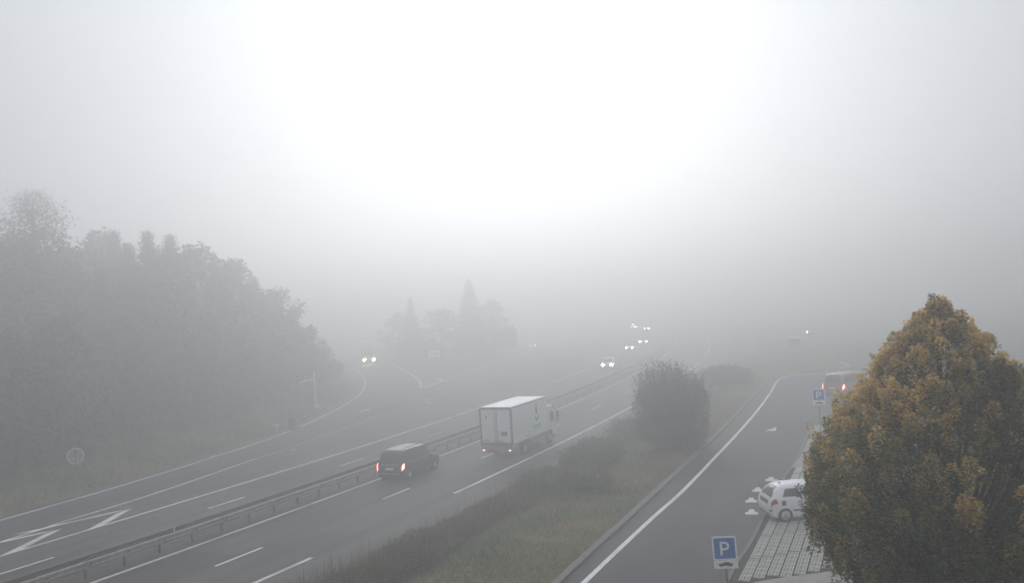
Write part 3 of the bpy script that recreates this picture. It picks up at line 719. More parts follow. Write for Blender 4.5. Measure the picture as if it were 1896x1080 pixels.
for sg in (-1, 1):
    d_ = MB().box((-.02, sg * .565, (z0 + z1) / 2 + .03), (.045, 1.08, z1 - z0 - .34), 0, .012).obj('rear_door', TBOX, tk)
    MB().tube([(-.06, sg * .09, z0 + .12), (-.06, sg * .09, z1 - .2)], .018, 6).box((-.06, sg * .12, z0 + .95), (.03, .16, .04)).obj('lock_rod', GREY if sg < 0 else STEEL, d_)
    for zz in (z0 + .3, z0 + 1.2, z0 + 2.1): box('hinge', (-.035, sg * 1.08, zz), (.03, .10, .05), GREY, d_)
    box('marker_light', (-.03, sg * (TW / 2 - .06), z1 - .02), (.10, .12, .10), WPAINT, tk, ch=.02)
dr = [o for o in tk.children if o.name.startswith('rear_door')]
# sticker, small dark lettering rows and emblem on the doors
STK = mat('brown_sticker', (.16, .12, .11), .6, .3, 20)
box('sticker', (-.048, -.62, 1.82), (.012, .46, .27), STK, dr[0])
random.seed(3)
tx = MB(); y = .0
for (ya, yb, zz, hh) in ((-.55, .16, 1.30, .075), (.55, .90, 1.36, .10)):
    y = ya
    while y < yb: w_ = random.uniform(.03, .07); tx.box((-.048, y + w_ / 2, zz + random.uniform(-.006, .006)), (.01, w_, hh * random.uniform(.7, 1))); y += w_ + .02
tx.obj('door_lettering', GREY, dr[0])
MB().prism([(-.07, 0), (0, -.12), (.07, 0), (0, .12)], (-.044, .72, 2.95), (0, 1, 0), (0, 0, 1), -.01).obj('door_emblem', GREY, dr[1])
GREEN = mat('emblem_green', (.008, .055, .045), .6, spec=.1); TEAL = mat('lettering_teal', (.03, .20, .16), .6)
yy = -(TW / 2 + .004)
drop = [(-.12, -.30), (-.16, -.12), (-.10, .15), (.02, .52), (.10, .50), (.07, .22), (.13, .02), (.10, -.22), (0, -.34)]
MB().prism([(x * 1.0, z * .95) for x, z in drop], (4.35, yy, 2.92), (1, 0, 0), (0, 0, 1), .012).obj('drop_emblem', GREEN, cb)
arc = [(-.42 + .84 * i / 14, -.44 * math.sin(math.pi * (i / 14)) ** .8) for i in range(15)]
arc += [(x * .86, z * .62 + .02) for x, z in reversed(arc)]
MB().prism(arc, (4.38, yy, 2.52), (1, 0, 0), (0, 0, 1), .012).obj('smile_emblem', GREEN, cb)
tx = MB(); x = 3.75
for hh, ww in ((.30, .12), (.22, .14), (.22, .17), (.22, .13), (.22, .14), (.30, .10), (.22, .13), (.22, .10)):
    tx.prism([(0, 0), (.035, 0), (.035, hh), (0, hh)], (x, yy, 1.60), (1, 0, 0), (0, 0, 1), .012)
    tx.prism([(.035, .0), (ww, 0), (ww, .05), (.035, .05)], (x, yy, 1.60), (1, 0, 0), (0, 0, 1), .012)
    tx.prism([(.035, .16), (ww, .16), (ww, .21), (.035, .21)], (x, yy, 1.60), (1, 0, 0), (0, 0, 1), .012); x += ww + .05
tx.obj('side_lettering', TEAL, cb)
box('side_sticker', (2.55, yy, 1.28), (.42, .012, .07), GREY, cb)
# chassis, bumper, lights, wheels, mudguards
box('chassis', (4.1, 0, .82), (8.0, .9, .26), GREY, tk)
box('tail_lift', (-.05, 0, .84), (.14, TW - .2, .28), GRIME, tk, ch=.02)
rb = MB().box((.1, 0, .56), (.12, TW - .15, .16), 0, .02).obj('rear_bumper', GREY, tk)
box('number_plate', (.03, .0, .66), (.02, .52, .11), WMATT, tk)
for sg in (-1, 1):
    h_ = MB().box((.0, sg * 1.0, .74), (.1, .42, .18), 0, .02).obj('light_housing', GREY, tk)
    MB().prism(disc_poly(.11, 16), (-.062, sg * 1.00, .74), (0, 1, 0), (0, 0, 1), -.03).obj('tail_light', TAIL_TRUCK, h_)
for x in (2.15, 6.95):
    for sg in (-1, 1): 
        wheel(tk, x, sg * (TW / 2 - .19), .47, .30, sg)
        mg = MB(); pr = [(.50 + .06 * math.cos(a), a) for a in ()]
        pts = [(x + .58 * math.cos(a), sg * (TW / 2 - .19), .47 + .58 * math.sin(a)) for a in np.linspace(.35, math.pi - .35, 9)]
        vs = []; 
        for q in pts: vs += [(q[0], q[1] - .17, q[2]), (q[0], q[1] + .17, q[2]), (q[0], q[1] + .17, q[2] + .02), (q[0], q[1] - .17, q[2] + .02)]
        fs = [(i * 4 + j, i * 4 + (j + 1) % 4, i * 4 + 4 + (j + 1) % 4, i * 4 + 4 + j) for i in range(8) for j in range(4)] + [(0, 1, 2, 3), (35, 34, 33, 32)]
        mg.add(vs, fs).obj('mudguard', DARKP, tk)
for sg in (-1, 1):
    sb = MB().box((4.55, sg * (TW / 2 - .06), .78), (3.2, .04, .12)).box((4.55, sg * (TW / 2 - .06), .56), (3.2, .04, .12))
    for x in (3.2, 4.5, 5.8): sb.box((x, sg * (TW / 2 - .10), .72), (.05, .06, .5))
    sb.obj('side_guard', GREY, tk)
MB().tube([(3.6, -.75, .62), (4.5, -.75, .62)], .24, 14).obj('fuel_tank', STEEL, tk)
# cab
cabp = [(6.55, .62), (6.55, 2.62), (6.75, 2.82), (7.55, 2.85), (7.95, 2.55), (8.42, 1.72), (8.50, 1.2), (8.50, .55), (7.5, .55), (7.5, .75), (7.35, .98), (7.05, 1.06), (6.75, .98), (6.62, .75)]
cab = MB().prism(cabp, (0, 1.14, 0), (1, 0, 0), (0, 0, 1), 2.28).obj('cab', WPAINT, tk)
for sg in (-1, 1):
    wn = [(7.15, 1.62), (7.15, 2.35), (7.72, 2.35), (8.12, 1.66)]
    MB().prism(wn, (0, sg * 1.14 - (0.0 if sg > 0 else .012) + (.012 if sg > 0 else 0), 0), (1, 0, 0), (0, 0, 1), .014).obj('side_window', GLASS, cab)
    MB().box((8.25, sg * 1.36, 2.05), (.10, .22, .50), 0, .03).box((8.25, sg * 1.3, 1.62), (.10, .20, .22), 0, .03).tube([(8.05, sg * 1.14, 2.42), (8.25, sg * 1.36, 2.38)], .02, 6).tube([(8.05, sg * 1.14, 1.55), (8.25, sg * 1.34, 1.62)], .02, 6).obj('door_mirror', DARKP, cab)
    box('door_handle', (7.2, sg * 1.15, 1.40), (.18, .03, .05), DARKP, cab)
    box('step', (7.75, sg * 1.12, .50), (.5, .14, .18), DARKP, cab)
box('windscreen', (8.24, 0, 2.05), (.05, 2.0, .7), GLASS, cab)
MB().prism([(6.6, 2.84), (7.5, 2.88), (7.0, 3.45), (6.6, 3.52)], (0, .95, 0), (1, 0, 0), (0, 0, 1), 1.9).obj('wind_deflector', WPAINT, tk)

# ------------------------------------------------------------------ oncoming traffic far off in the fog
def far_car(s, d, label, bm, m, grp='oncoming cars with headlights on', kind='hatch', sc=1.05):
    p = mw(s, d); a = mwdir(s) + math.pi
    c, S = make_car(kind, (p[0], p[1], 0), a, bm, label, grp, front=m, plates=False, scale=sc, name='oncoming_car')
    for sg in (-1, 1):
        for o in [q for q in c.children if q.name.startswith('headlight')]: pass
        x = 3.80 if kind == 'hatch' else 4.52
        MB().tube([(x - .05, sg * .55, .66), (x + .03, sg * .55, .66)], .15 if s > 250 else .19, 16).obj('headlight_beam_lamp', m, c)
    return c
WC2 = mat('white_car_paint_far', (.75, .76, .77), .3, coat=.5); SC2 = mat('silver_car_paint', (.4, .41, .42), .3, coat=.5)
H1 = emis('headlight_mid_lit', (1, .98, .95), 14.0); H2 = emis('headlight_behind_lit', (1, .98, .95), 36.0)
far_car(147.5, -5.6, 'white oncoming car with both headlights lit, nearest of the cars in the fog', WC2, H1, sc=1.18)
far_car(191.5, -8.4, 'silver oncoming car with headlights lit, second in the row of cars in the fog', SC2, H2)
far_car(213, -7.3, 'oncoming car that shows as two white headlights, third in the row in the fog', SC2, H2)
far_car(291, -6.9, 'oncoming car far back in the fog, right-hand pair of the distant headlights', SC2, HEAD_FAR)
far_car(311, -10.1, 'oncoming car far back in the fog, left-hand pair of the distant headlights', SC2, HEAD_FAR)
far_car(345, -8.4, 'faintest oncoming car, headlights just above the other distant lights', SC2, HEAD_FAR)
make_car('hatch', (4.9, 211.5, 0), R(255), WC2, 'pale car on the slip lane beside the green triangle, almost lost in the fog', name='distant_car', front=H1, plates=False)
c_, _ = make_car('hatch', (58.4, 174.5, .0), R(235), SC2, 'distant car with one bright headlight beyond the service area, at right in the fog', name='distant_car', plates=False, front=HEAD_OFF)
c_.location.z = 1.3; MB().tube([(3.75, .55, .66), (3.86, .55, .66)], .13, 14).obj('headlight_lamp', H2, c_)

# truck coming down the slip road on the left
q = empty('oncoming_truck', (-30.4, 183, 0), R(279), 'white truck with yellowish headlights coming down the slip road out of the fog', 'truck')
box('cab', (-1.1, 0, 1.75), (2.2, 2.4, 2.5), mat('grey_cab', (.25, .25, .26), .4, coat=.3), q, ch=.15)
box('cargo_box', (-5.8, 0, 2.9), (7.0, 2.5, 3.6), WMATT, q, ch=.03)
box('roof_deflector', (-1.2, 0, 3.85), (1.7, 2.3, 1.5), WPAINT, q, ch=.12)
box('windscreen', (.01, 0, 2.25), (.05, 2.1, .85), GLASS, q); box('bumper', (.05, 0, .6), (.25, 2.4, .45), DARKP, q, ch=.03)
YH = emis('headlight_warm_lit', (1, .84, .58), 90.0)
for sg in (-1, 1):
    MB().tube([(.10, sg * .98, .95), (.20, sg * .98, .95)], .27, 16).obj('headlight', YH, q)
    for x in (-1.2, -5.2, -7.6): wheel(q, x, sg * 1.05, .48, .3, sg)
    box('door_mirror', (-.15, sg * 1.4, 2.3), (.1, .2, .5), DARKP, q)

# ------------------------------------------------------------------ signs and masts
BLUE = mat('sign_blue', (.008, .15, .48), .45, .05, 3); SIGNW = mat('sign_white', (.85, .86, .87), .45, .04, 3); BLK = mat('sign_black', (.02, .02, .02), .5)
GALV = mat('sign_post', (.13, .14, .14), .6, .2, 5, metal=.3)
def rrect(w, h, r, cx=0, cz=0, n=5):
    o = []
    for sx, sz, a0 in ((1, -1, -90), (1, 1, 0), (-1, 1, 90), (-1, -1, 180)):
        for i in range(n + 1):
            a = R(a0 + 90 * i / n); o.append((cx + sx * (w / 2 - r) + r * math.cos(a), cz + sz * (h / 2 - r) + r * math.sin(a)))
    return o
def letter_P(h):
    s = h; pts = [(0, 0), (.17 * s, 0), (.17 * s, .36 * s), (.36 * s, .36 * s)]
    pts += [(.36 * s + .32 * s * math.cos(a), .68 * s + .32 * s * math.sin(a)) for a in np.linspace(-math.pi / 2, math.pi / 2, 12)][1:-1] + [(.36 * s, s), (0, s)]
    hole = [(.17 * s, .52 * s), (.34 * s, .52 * s)] + [(.34 * s + .16 * s * math.cos(a), .68 * s + .16 * s * math.sin(a)) for a in np.linspace(-math.pi / 2, math.pi / 2, 8)][1:-1] + [(.34 * s, .84 * s), (.17 * s, .84 * s)]
    return pts, hole
def parking_sign(loc, face, ptop, label, tilt=0.0):
    r = empty('parking_sign', loc, face, label, 'sign', 'blue parking signs beside the service road')
    r.rotation_euler = (0, tilt, face)
    # local -Y faces the viewer; x to the right
    cz = ptop - .35
    MB().tube([(0, .05, -.05), (0, .05, ptop - .05)], .035, 10).obj('pole', GALV, r)
    pn = MB().prism(rrect(.70, .70, .05, 0, cz), (0, 0, 0), (1, 0, 0), (0, 0, 1), .015).obj('sign_panel', SIGNW, r)
    MB().prism(rrect(.60, .60, .03, 0, cz), (0, -.015, 0), (1, 0, 0), (0, 0, 1), .004).obj('blue_field', BLUE, pn)
    pts, hole = letter_P(.40)
    mb = MB(); outer = [(x - .13, z + cz - .20) for x, z in pts]; inner = [(x - .13, z + cz - .20) for x, z in hole]
    tri = tessellate_polygon([[Vector((a, b, 0)) for a, b in outer], [Vector((a, b, 0)) for a, b in inner[::-1]]]); al = outer + inner[::-1]
    vs = [(a, -.024, b) for a, b in al] + [(a, -.018, b) for a, b in al]; n = len(al); fs = []
    for a, b, c in tri:
        ar = (al[b][0] - al[a][0]) * (al[c][1] - al[a][1]) - (al[c][0] - al[a][0]) * (al[b][1] - al[a][1])
        fs.append((a, b, c) if ar > 0 else (a, c, b))
    no = len(outer)
    fs += [(i, i + n, (i + 1) % no + n, (i + 1) % no) for i in range(no)]
    mb.add(vs, fs).obj('letter_p', SIGNW, pn)
    p2 = MB().prism(rrect(.70, .24, .03, 0, cz - .35 - .13), (0, 0, 0), (1, 0, 0), (0, 0, 1), .015).obj('car_panel', SIGNW, r)
    z = cz - .48; car = [(-.22, .0), (-.21, .035), (-.10, .05), (-.03, .085), (.08, .085), (.13, .05), (.20, .035), (.21, 0), (.17, -.02), (.15, -.045), (.11, -.045), (.09, -.02), (-.09, -.02), (-.11, -.045), (-.15, -.045), (-.17, -.02)]
    MB().prism([(a, b + z - .01) for a, b in car], (0, -.016, 0), (1, 0, 0), (0, 0, 1), .004).obj('car_symbol', BLK, p2)
    for zz in (cz - .2, cz + .2): box('bracket', (0, .02, zz), (.14, .06, .04), GALV, pn)
    return r
parking_sign((5.83, 26.0, 1.40), R(-10), 2.17, 'blue parking sign nearest the camera, at the edge of the grid pavers', R(-1.5))
parking_sign((17.65, 52.0, 1.41), R(-12), 3.28, 'blue parking sign farther along the service road, half behind the autumn tree')

s_ = empty('round_sign', (-31.1, 61.7, gz1(-31.1, 61.7)), R(20), 'grey back of a round road sign on a thin pole in the grass at left', 'sign')
zr = 1.95 - s_.location.z
MB().tube([(0, -.03, -.1), (0, -.03, zr + .4)], .035, 8).obj('pole', GALV, s_)
dk = MB().prism(disc_poly(.54, 32, 0, zr), (0, .02, 0), (1, 0, 0), (0, 0, 1), -.02).obj('sign_disc', mat('sign_back_grey', (.36, .38, .38), .5, .1, 3, metal=.4), s_)
rimv = MB(); n = 32
vs = [((.54 + a) * math.cos(2 * math.pi * i / n), b, zr + (.54 + a) * math.sin(2 * math.pi * i / n)) for i in range(n) for a, b in ((-.03, -.01), (.02, -.01), (.02, .045), (-.03, .045))]
rimv.add(vs, [(i * 4 + j, i * 4 + (j + 1) % 4, ((i + 1) % n) * 4 + (j + 1) % 4, ((i + 1) % n) * 4 + j) for i in range(n) for j in range(4)]).obj('rim', SIGNW, s_)
box('clamp', (0, -.02, zr - .18), (.30, .05, .05), SIGNW, s_); box('clamp', (0, -.02, zr + .2), (.30, .05, .05), GALV, s_)

ms = empty('measuring_mast', (-23.2, 101.2, gz1(-23.2, 101.2)), R(8), 'thin pale mast with a side arm standing beside the curve of the slip road', 'mast')
MASTP = mat('mast_paint', (.8, .81, .81), .5, .05, 3)
MB().tube([(0, 0, 0), (0, 0, 4.2)], .10, 8).obj('pole', MASTP, ms)
MB().tube([(0, 0, 3.45), (-1.75, -.3, 3.05)], .08, 6).obj('arm', MASTP, ms)
MB().tube([(-.95, -.17, 3.25), (-.95, -.17, 3.75)], .04, 6).box((-.95, -.17, 3.8), (.12, .12, .18)).obj('sensor', MASTP, ms)
box('base_box', (.15, 0, .2), (.4, .35, .4), MASTP, ms, ch=.03)
st_ = empty('marker_stake', (-31.6, 113, gz1(-31.6, 113)), 0, 'short pale stake in the grass to the left of the mast', 'stake')
MB().tube([(0, 0, -.1), (.35, 0, 1.6)], .05, 6).obj('stake', MASTP, st_); MB().tube([(.75, 0, -.1), (.60, 0, .9)], .035, 6).obj('stake', MASTP, st_)
bo = empty('end_post', (-21.75, 84.6, .004), 0, 'dark squat post standing in the gap of the slip lane edge line', 'post')
MB().box((0, 0, .5), (.55, .45, 1.0), 0, .06).obj('housing', DARKP, bo); box('cap', (0, 0, 1.03), (.62, .5, .08), STEELD, bo, ch=.02)
xm = empty('edge_marker', (-23.0, 83.6, -.02), R(20), 'small white cross-shaped marker at the end of the edge line beside the dark post', 'marker')
MB().box((0, 0, .35), (.08, .06, .8)).obj('upright', WPAINT, xm); MB().box((0, -.045, .62), (.7, .03, .12)).obj('crossbar', WPAINT, xm)

ws = empty('white_sign', (-13.7, 149, 0), R(3), 'small white rectangular sign on a post in the grass triangle between the slip roads', 'sign')
MB().tube([(0, .06, 0), (0, .06, 3.7)], .05, 8).obj('pole', GALV, ws)
wp = MB().prism(rrect(1.9, 1.15, .06, 0, 3.15), (0, 0, 0), (1, 0, 0), (0, 0, 1), .02).obj('sign_panel', SIGNW, ws)
MB().box((0, -.025, 3.28), (1.5, .01, .12)).box((0, -.025, 3.02), (1.5, .01, .12)).obj('faint_text_row', mat('sign_grey_text', (.35, .36, .37), .6), wp)
bs = empty('direction_board', (-2.0, 176, 0), R(2), 'large pale blue direction board in the fog to the right of the distant trees', 'sign')
for x in (-1.5, 1.5): MB().tube([(x, .12, 0), (x, .12, 6.0)], .09, 8).obj('post', GALV, bs)
bp_ = MB().prism(rrect(4.9, 3.7, .15, 0, 3.95), (0, 0, 0), (1, 0, 0), (0, 0, 1), .04).obj('sign_panel', mat('board_blue', (.05, .12, .18), .5), bs)
hu = empty('service_hut', (44.5, 141, gz1(44.5, 141)), R(-14), 'small grey hut with a pale flat roof, barely visible in the fog at right', 'hut')
hu.scale = (.85, .85, .62); box('wall', (0, 0, 1.1), (2.0, 1.8, 2.2), mat('hut_wall', (.22, .22, .22), .8, .2, 2), hu); box('roof', (0, 0, 2.3), (2.4, 2.2, .22), WMATT, hu, ch=.03)
box('door', (-.3, -.91, .95), (.8, .03, 1.9), DARKP, hu); box('window', (.55, -.91, 1.4), (.4, .03, .6), GLASS, hu)
cbm = empty('overhead_cables', (24.5, 44.0, 1.3), 0, 'dark mast with a fan of sloping cables to the right behind the autumn tree', 'cables')
MB().tube([(-4.0, 0, 0), (-4.0, 0, 6.2)], .09, 8).obj('pole', STEELD, cbm)
for i, (za, zb_, xb) in enumerate(((6.0, 3.55, 2.6), (5.85, 3.45, 2.6), (5.6, 1.9, 2.4), (5.4, 1.0, 2.2), (5.2, .2, 1.8))):
    MB().tube([(-4.0 + (xb + 4) * t_, 0, za + (zb_ - za) * t_ - .25 * math.sin(math.pi * t_)) for t_ in np.linspace(0, 1, 9)], .035 if i < 2 else .02, 6).obj('cable', STEELD, cbm)

# ------------------------------------------------------------------ vegetation
GREENS = np.array([(.085, .11, .05), (.10, .12, .055), (.07, .09, .045), (.12, .125, .06)])
def tint(base, n, v=.25):
    return np.clip(np.asarray(base)[None, :] * (1 + rng.normal(size=(n, 1)) * v) * (1 + rng.normal(size=(n, 3)) * .06), .004, .9)
def limbs(mb, base, H, r0, tips, m=None):
    mb.tube([base, (base[0] + .02 * H * rng.normal(), base[1] + .01 * H, base[2] + H * .35), (base[0] + .01 * H * rng.normal(), base[1], base[2] + H * .7), (base[0], base[1], base[2] + H * .97)], [r0, r0 * .78, r0 * .42, r0 * .08], 9)
    for tp in tips:
        tp = np.array(tp); z0_ = base[2] + (tp[2] - base[2]) * .55; st_ = np.array([base[0], base[1], z0_]); mid = st_ * .45 + tp * .55 + np.array([0, 0, -.05 * H * .5])
        mb.tube([st_, mid, tp], [r0 * .28, r0 * .17, r0 * .04], 5, cap=False)

# big autumn hornbeam in the right foreground
T = np.array([8.15, 17.0]); TZ = 1.42
ZP = [3.3, 3.7, 4.4, 5.2, 6.0, 6.8, 7.5, 8.2, 8.85, 9.5, 9.9, 10.2, 10.40]; RP = [.4, 1.0, 1.6, 2.15, 2.62, 2.72, 2.55, 2.08, 1.48, .90, .50, .20, .03]
def plume_leaves(base, axis_, Ln, rad, n, orange, lsize=(.055, .085), core=(.075, .105, .035), warm=None):
    t_ = rng.random(n) ** .75; a = rng.random(n) * 2 * math.pi; r = rad * (1.05 - t_) ** .7 * (.35 + .65 * rng.random(n) ** .6)
    ax = np.array(axis_) / np.linalg.norm(axis_); u = np.cross(ax, [0, 0, 1.]); u = u / (np.linalg.norm(u) + 1e-6) if np.linalg.norm(u) > 1e-3 else np.array([1., 0, 0]); v = np.cross(ax, u)
    P = np.array(base)[None] + ax[None] * (t_ * Ln)[:, None] + (u[None] * np.cos(a)[:, None] + v[None] * np.sin(a)[:, None]) * r[:, None]
    w = np.clip(orange * (.0 + 1.9 * t_) * (.55 + .6 * r / (rad + 1e-6)) + rng.normal(size=n) * .15, 0, 1)[:, None]
    g = tint(core, n, .3); o = tint(warm if warm is not None else (.92, .53, .16), n, .22)
    y = tint((.80, .60, .20), n, .2); o = np.where(rng.random((n, 1)) < .3, y, o)
    out = (u[None] * np.cos(a)[:, None] + v[None] * np.sin(a)[:, None]); out[:, 2] -= .25
    return P, g * (1 - w) + o * w, rng.uniform(*lsize, n), out
def autumn_tree(T, TZ, ZP, RP, nplumes, npl, label, seed):
    global rng; keep = rng; rng = np.random.default_rng(seed)
    r = empty('autumn_tree', (T[0], T[1], TZ), 0, label, 'tree')
    Ps, Cs, Ss, Ds = [], [], [], []; tips = []
    k = 0
    sec = [(rng.uniform(0, 2 * math.pi), rng.uniform(4.5, 9.3), rng.uniform(-1, 1)) for _ in range(34)]
    while k < nplumes:
        z = rng.uniform(ZP[0], ZP[-1]); Rz = np.interp(z, ZP, RP)
        if rng.random() > (Rz / max(RP)) ** .8 + .05: continue
        a = rng.uniform(0, 2 * math.pi); inner = rng.random() < (.22 if z > 6.3 else .42)
        rr = Rz * (rng.uniform(.3, .7) if inner else rng.uniform(.78, 1.0))
        # vertical hollow in front where the stem shows
        da = (a - math.radians(262) + math.pi) % (2 * math.pi) - math.pi
        if abs(da) < .16 and 6.4 < z < 8.7 and rr > .4:
            if rng.random() < .92: continue
        if not inner and any(abs((a - A + math.pi) % (2 * math.pi) - math.pi) < .17 and abs(z - Z) < .42 for A, Z, _ in sec[:9]) and rng.random() < .85: continue
        b_ = np.array([math.cos(a) * rr, math.sin(a) * rr, z - TZ])
        ax = np.array([math.cos(a) * rng.uniform(.05, .5), math.sin(a) * rng.uniform(.05, .5), 1.0]) + rng.normal(size=3) * .15
        Ln = rng.uniform(.4, .85) * (1 if z < ZP[-1] - 1.2 else .8); rad = rng.uniform(.11, .25)
        patchy = sum(v * math.exp(-(((a - A + math.pi) % (2 * math.pi) - math.pi) / .35) ** 2 - ((z - Z) / .7) ** 2) for A, Z, v in sec)
        og = np.clip(.34 + .75 * patchy + (.45 if z > 8.3 else 0) - (.10 if z < 5.5 else 0) + rng.normal() * .26, 0, 1.15) * (.08 if inner else 1)
        P, C, S_, D_ = plume_leaves(b_ - ax * Ln * .75, ax, Ln, rad, int(npl * (rad / .27) ** 1.3 * rng.uniform(.8, 1.2)), og)
        Ps.append(P); Cs.append(C); Ss.append(S_); Ds.append(D_); k += 1
        if k % 16 == 0: tips.append(b_)
    top = ZP[-1] - TZ
    for dx, dz in ((0, 0), (-.35, -.35), (.28, -.3), (-.1, -.1), (.1, -.15), (.45, -.6), (-.55, -.7)):
        P, C, S_, D_ = plume_leaves((dx, rng.normal() * .15, top - .75 + dz), (dx * .4, 0, 1), .8, .17, int(npl * .7), .7); Ps.append(P); Cs.append(C); Ss.append(S_); Ds.append(D_)
    link('crown', leaf_mesh('crown', np.vstack(Ps), np.concatenate(Ss), np.vstack(Cs), LEAF, up=.8, aspect=.6, dirs=np.vstack(Ds)), r)
    mb = MB(); limbs(mb, (0, 0, 0), top * .98, .17, tips); mb.obj('trunk', BARK, r)
    rng = keep; return r
autumn_tree(T, TZ, ZP, RP, 2000, 235, 'large autumn tree with orange and green leaves filling the right foreground', 11)
autumn_tree(np.array([12.2, 20.0]), TZ, ZP, [q * .9 for q in RP], 800, 190, 'second autumn tree cut off by the right edge, behind the large one', 12).scale = (1, 1, .84)

# shrubs
def shrub(name, loc, rx, ry, H, n, lsize, cols, label, cat='shrub', group=None, twigs=40, base_h=.12, rough=.16, seed=1, upright=False, m=None, boxy=1.0, reach=1.10):
    global rng; keep = rng; rng = np.random.default_rng(seed)
    r = empty(name, loc, rng.uniform(0, 6), label, cat, group)
    lob = [(rng.normal(size=3), rng.uniform(-1, 1)) for _ in range(26)]
    d = rng.normal(size=(n, 3)); d /= np.linalg.norm(d, axis=1)[:, None]
    f = np.zeros(n)
    for c, w in lob: c = c / np.linalg.norm(c); f += w * np.exp(-np.sum((d - c) ** 2, axis=1) / .10)
    rad = (rng.random(n) ** .28) * (1 + rough * f) * (1 - .04 * rng.random(n))
    P = (np.sign(d) * np.abs(d) ** boxy) / np.linalg.norm(np.abs(d) ** boxy, axis=1)[:, None] ** .5 * rad[:, None] * np.array([rx, ry, H * .55]); P[:, 2] += H * .5
    P[:, 2] = np.where(P[:, 2] < base_h, base_h + rng.random(n) * H * .4, P[:, 2])
    ci = rng.integers(0, len(cols), n); tone = 1 + .35 * np.clip(f, -1, 1)
    C = np.clip(np.array(cols)[ci] * (1 + rng.normal(size=(n, 1)) * .22) * tone[:, None], .005, .8)
    S_ = rng.uniform(*lsize, n)
    mb = MB(); tipL, tipC = [], []
    for i in range(twigs):
        a = rng.uniform(0, 2 * math.pi); e = rng.uniform(.25, 1.45); q = np.array([math.cos(a) * math.cos(e) * rx, math.sin(a) * math.cos(e) * ry, H * .5 + math.sin(e) * H * .55]) * rng.uniform(.98, reach)
        st0 = np.array([q[0] * .12, q[1] * .12, 0]); md = st0 * .4 + q * .6 + np.array([0, 0, H * .04])
        mb.tube([st0, md, q], [.03 * H / 2 + .004, .012 * H / 2 + .003, .003], 4, cap=False)
        k = 10; t_ = rng.uniform(.75, 1.0, k)[:, None]; tipL.append(md * (1 - t_) + q * t_ + rng.normal(size=(k, 3)) * .03 * H / 2); tipC.append(np.array(cols)[rng.integers(0, len(cols), k)])
    P = np.vstack([P] + tipL); C = np.vstack([C] + tipC); S_ = np.concatenate([S_, rng.uniform(*lsize, len(P) - n)])
    link('foliage', leaf_mesh('foliage', P, S_, C, m or LEAF, up=.3, aspect=.6), r)
    mb.obj('stems', BARK, r); rng = keep
    return r
DG = [(.085, .105, .055), (.10, .115, .06), (.07, .085, .048)]
RG = [(.19, .12, .10), (.13, .085, .07), (.09, .10, .05), (.27, .20, .17), (.12, .13, .06)]
OL = [(.14, .125, .06), (.09, .095, .04), (.22, .18, .09), (.05, .055, .025)]
shrub('round_bush', (9.25, 54.0, gz1(9.25, 54)), 2.75, 2.4, 4.55, 24000, (.09, .16), DG, 'big round dark green bush between the motorway and the service road', 'bush', seed=21, rough=.22, twigs=170, boxy=.8, reach=1.2)
shrub('round_bush', (21.0, 90.0, gz1(21.0, 90)), 3.3, 3.0, 2.1, 9000, (.12, .2), DG, 'fainter wide bush just behind the big round one, near the kerb', 'bush', seed=22)
shrub('round_bush', (14.2, 76.0, gz1(14.2, 76)), 2.6, 2.4, 2.2, 7000, (.12, .2), DG, 'low bush in the fog between the round bush and the wide one', 'bush', seed=23)
lowb = [(45.5, 13.2, 1.9, 1.5, 1.35, RG, 'reddish bush on the verge, its twigs standing beside the motorway shoulder'),
        (48.3, 12.4, 1.6, 1.4, 1.25, RG, 'reddish brown bush next along the verge towards the round bush'),
        (51.5, 12.2, 1.5, 1.4, .95, RG, 'low reddish bush halfway between the twiggy one and the truck'),
        (55.5, 12.4, 1.7, 1.6, .9, RG, 'low brownish bush on the slope below the truck'),
        (60.5, 12.6, 2.0, 1.6, 1.4, DG, 'dark green bush at the left foot of the big round bush'),
        (64.5, 13.5, 2.2, 1.8, 1.9, DG, 'dark green bush tucked against the left of the big round bush'),
        (58.0, 15.5, 1.8, 1.7, 1.3, RG, 'brownish bush in front of the big round bush'),
        (43.0, 13.0, 1.6, 1.6, 1.15, OL, 'olive green bush on the verge beside the reddish one'),
        (40.6, 12.6, 1.7, 1.7, 1.2, OL, 'olive bush with tall stalks near the bottom edge'),
        (38.5, 12.0, 1.7, 1.6, 1.15, OL, 'dry olive bush covering the end of the painted edge line'),
        (36.2, 12.8, 1.8, 1.8, 1.0, OL, 'dry olive bush lowest on the slope at the bottom edge'),
        (69.5, 12.3, 2.0, 1.6, 1.7, DG, 'dark bush behind the big round bush by the motorway'),
        (76, 12.8, 2.4, 1.8, 2.0, DG, 'dark bush farther back along the motorway verge')]
for i, (s, d, rx, ry, H, cols, lab) in enumerate(lowb):
    d += .75; H *= .82; p = mw(s, d); sz = (.05, .085) if s < 52 else (.08, .13)
    shrub('verge_bush', (p[0], p[1], gz1(*p) - .03), rx, ry, H, 9000 if s < 52 else 6000, sz, cols, lab, 'bush', 'bushes along the motorway verge', seed=40 + i, rough=.30, twigs=70)

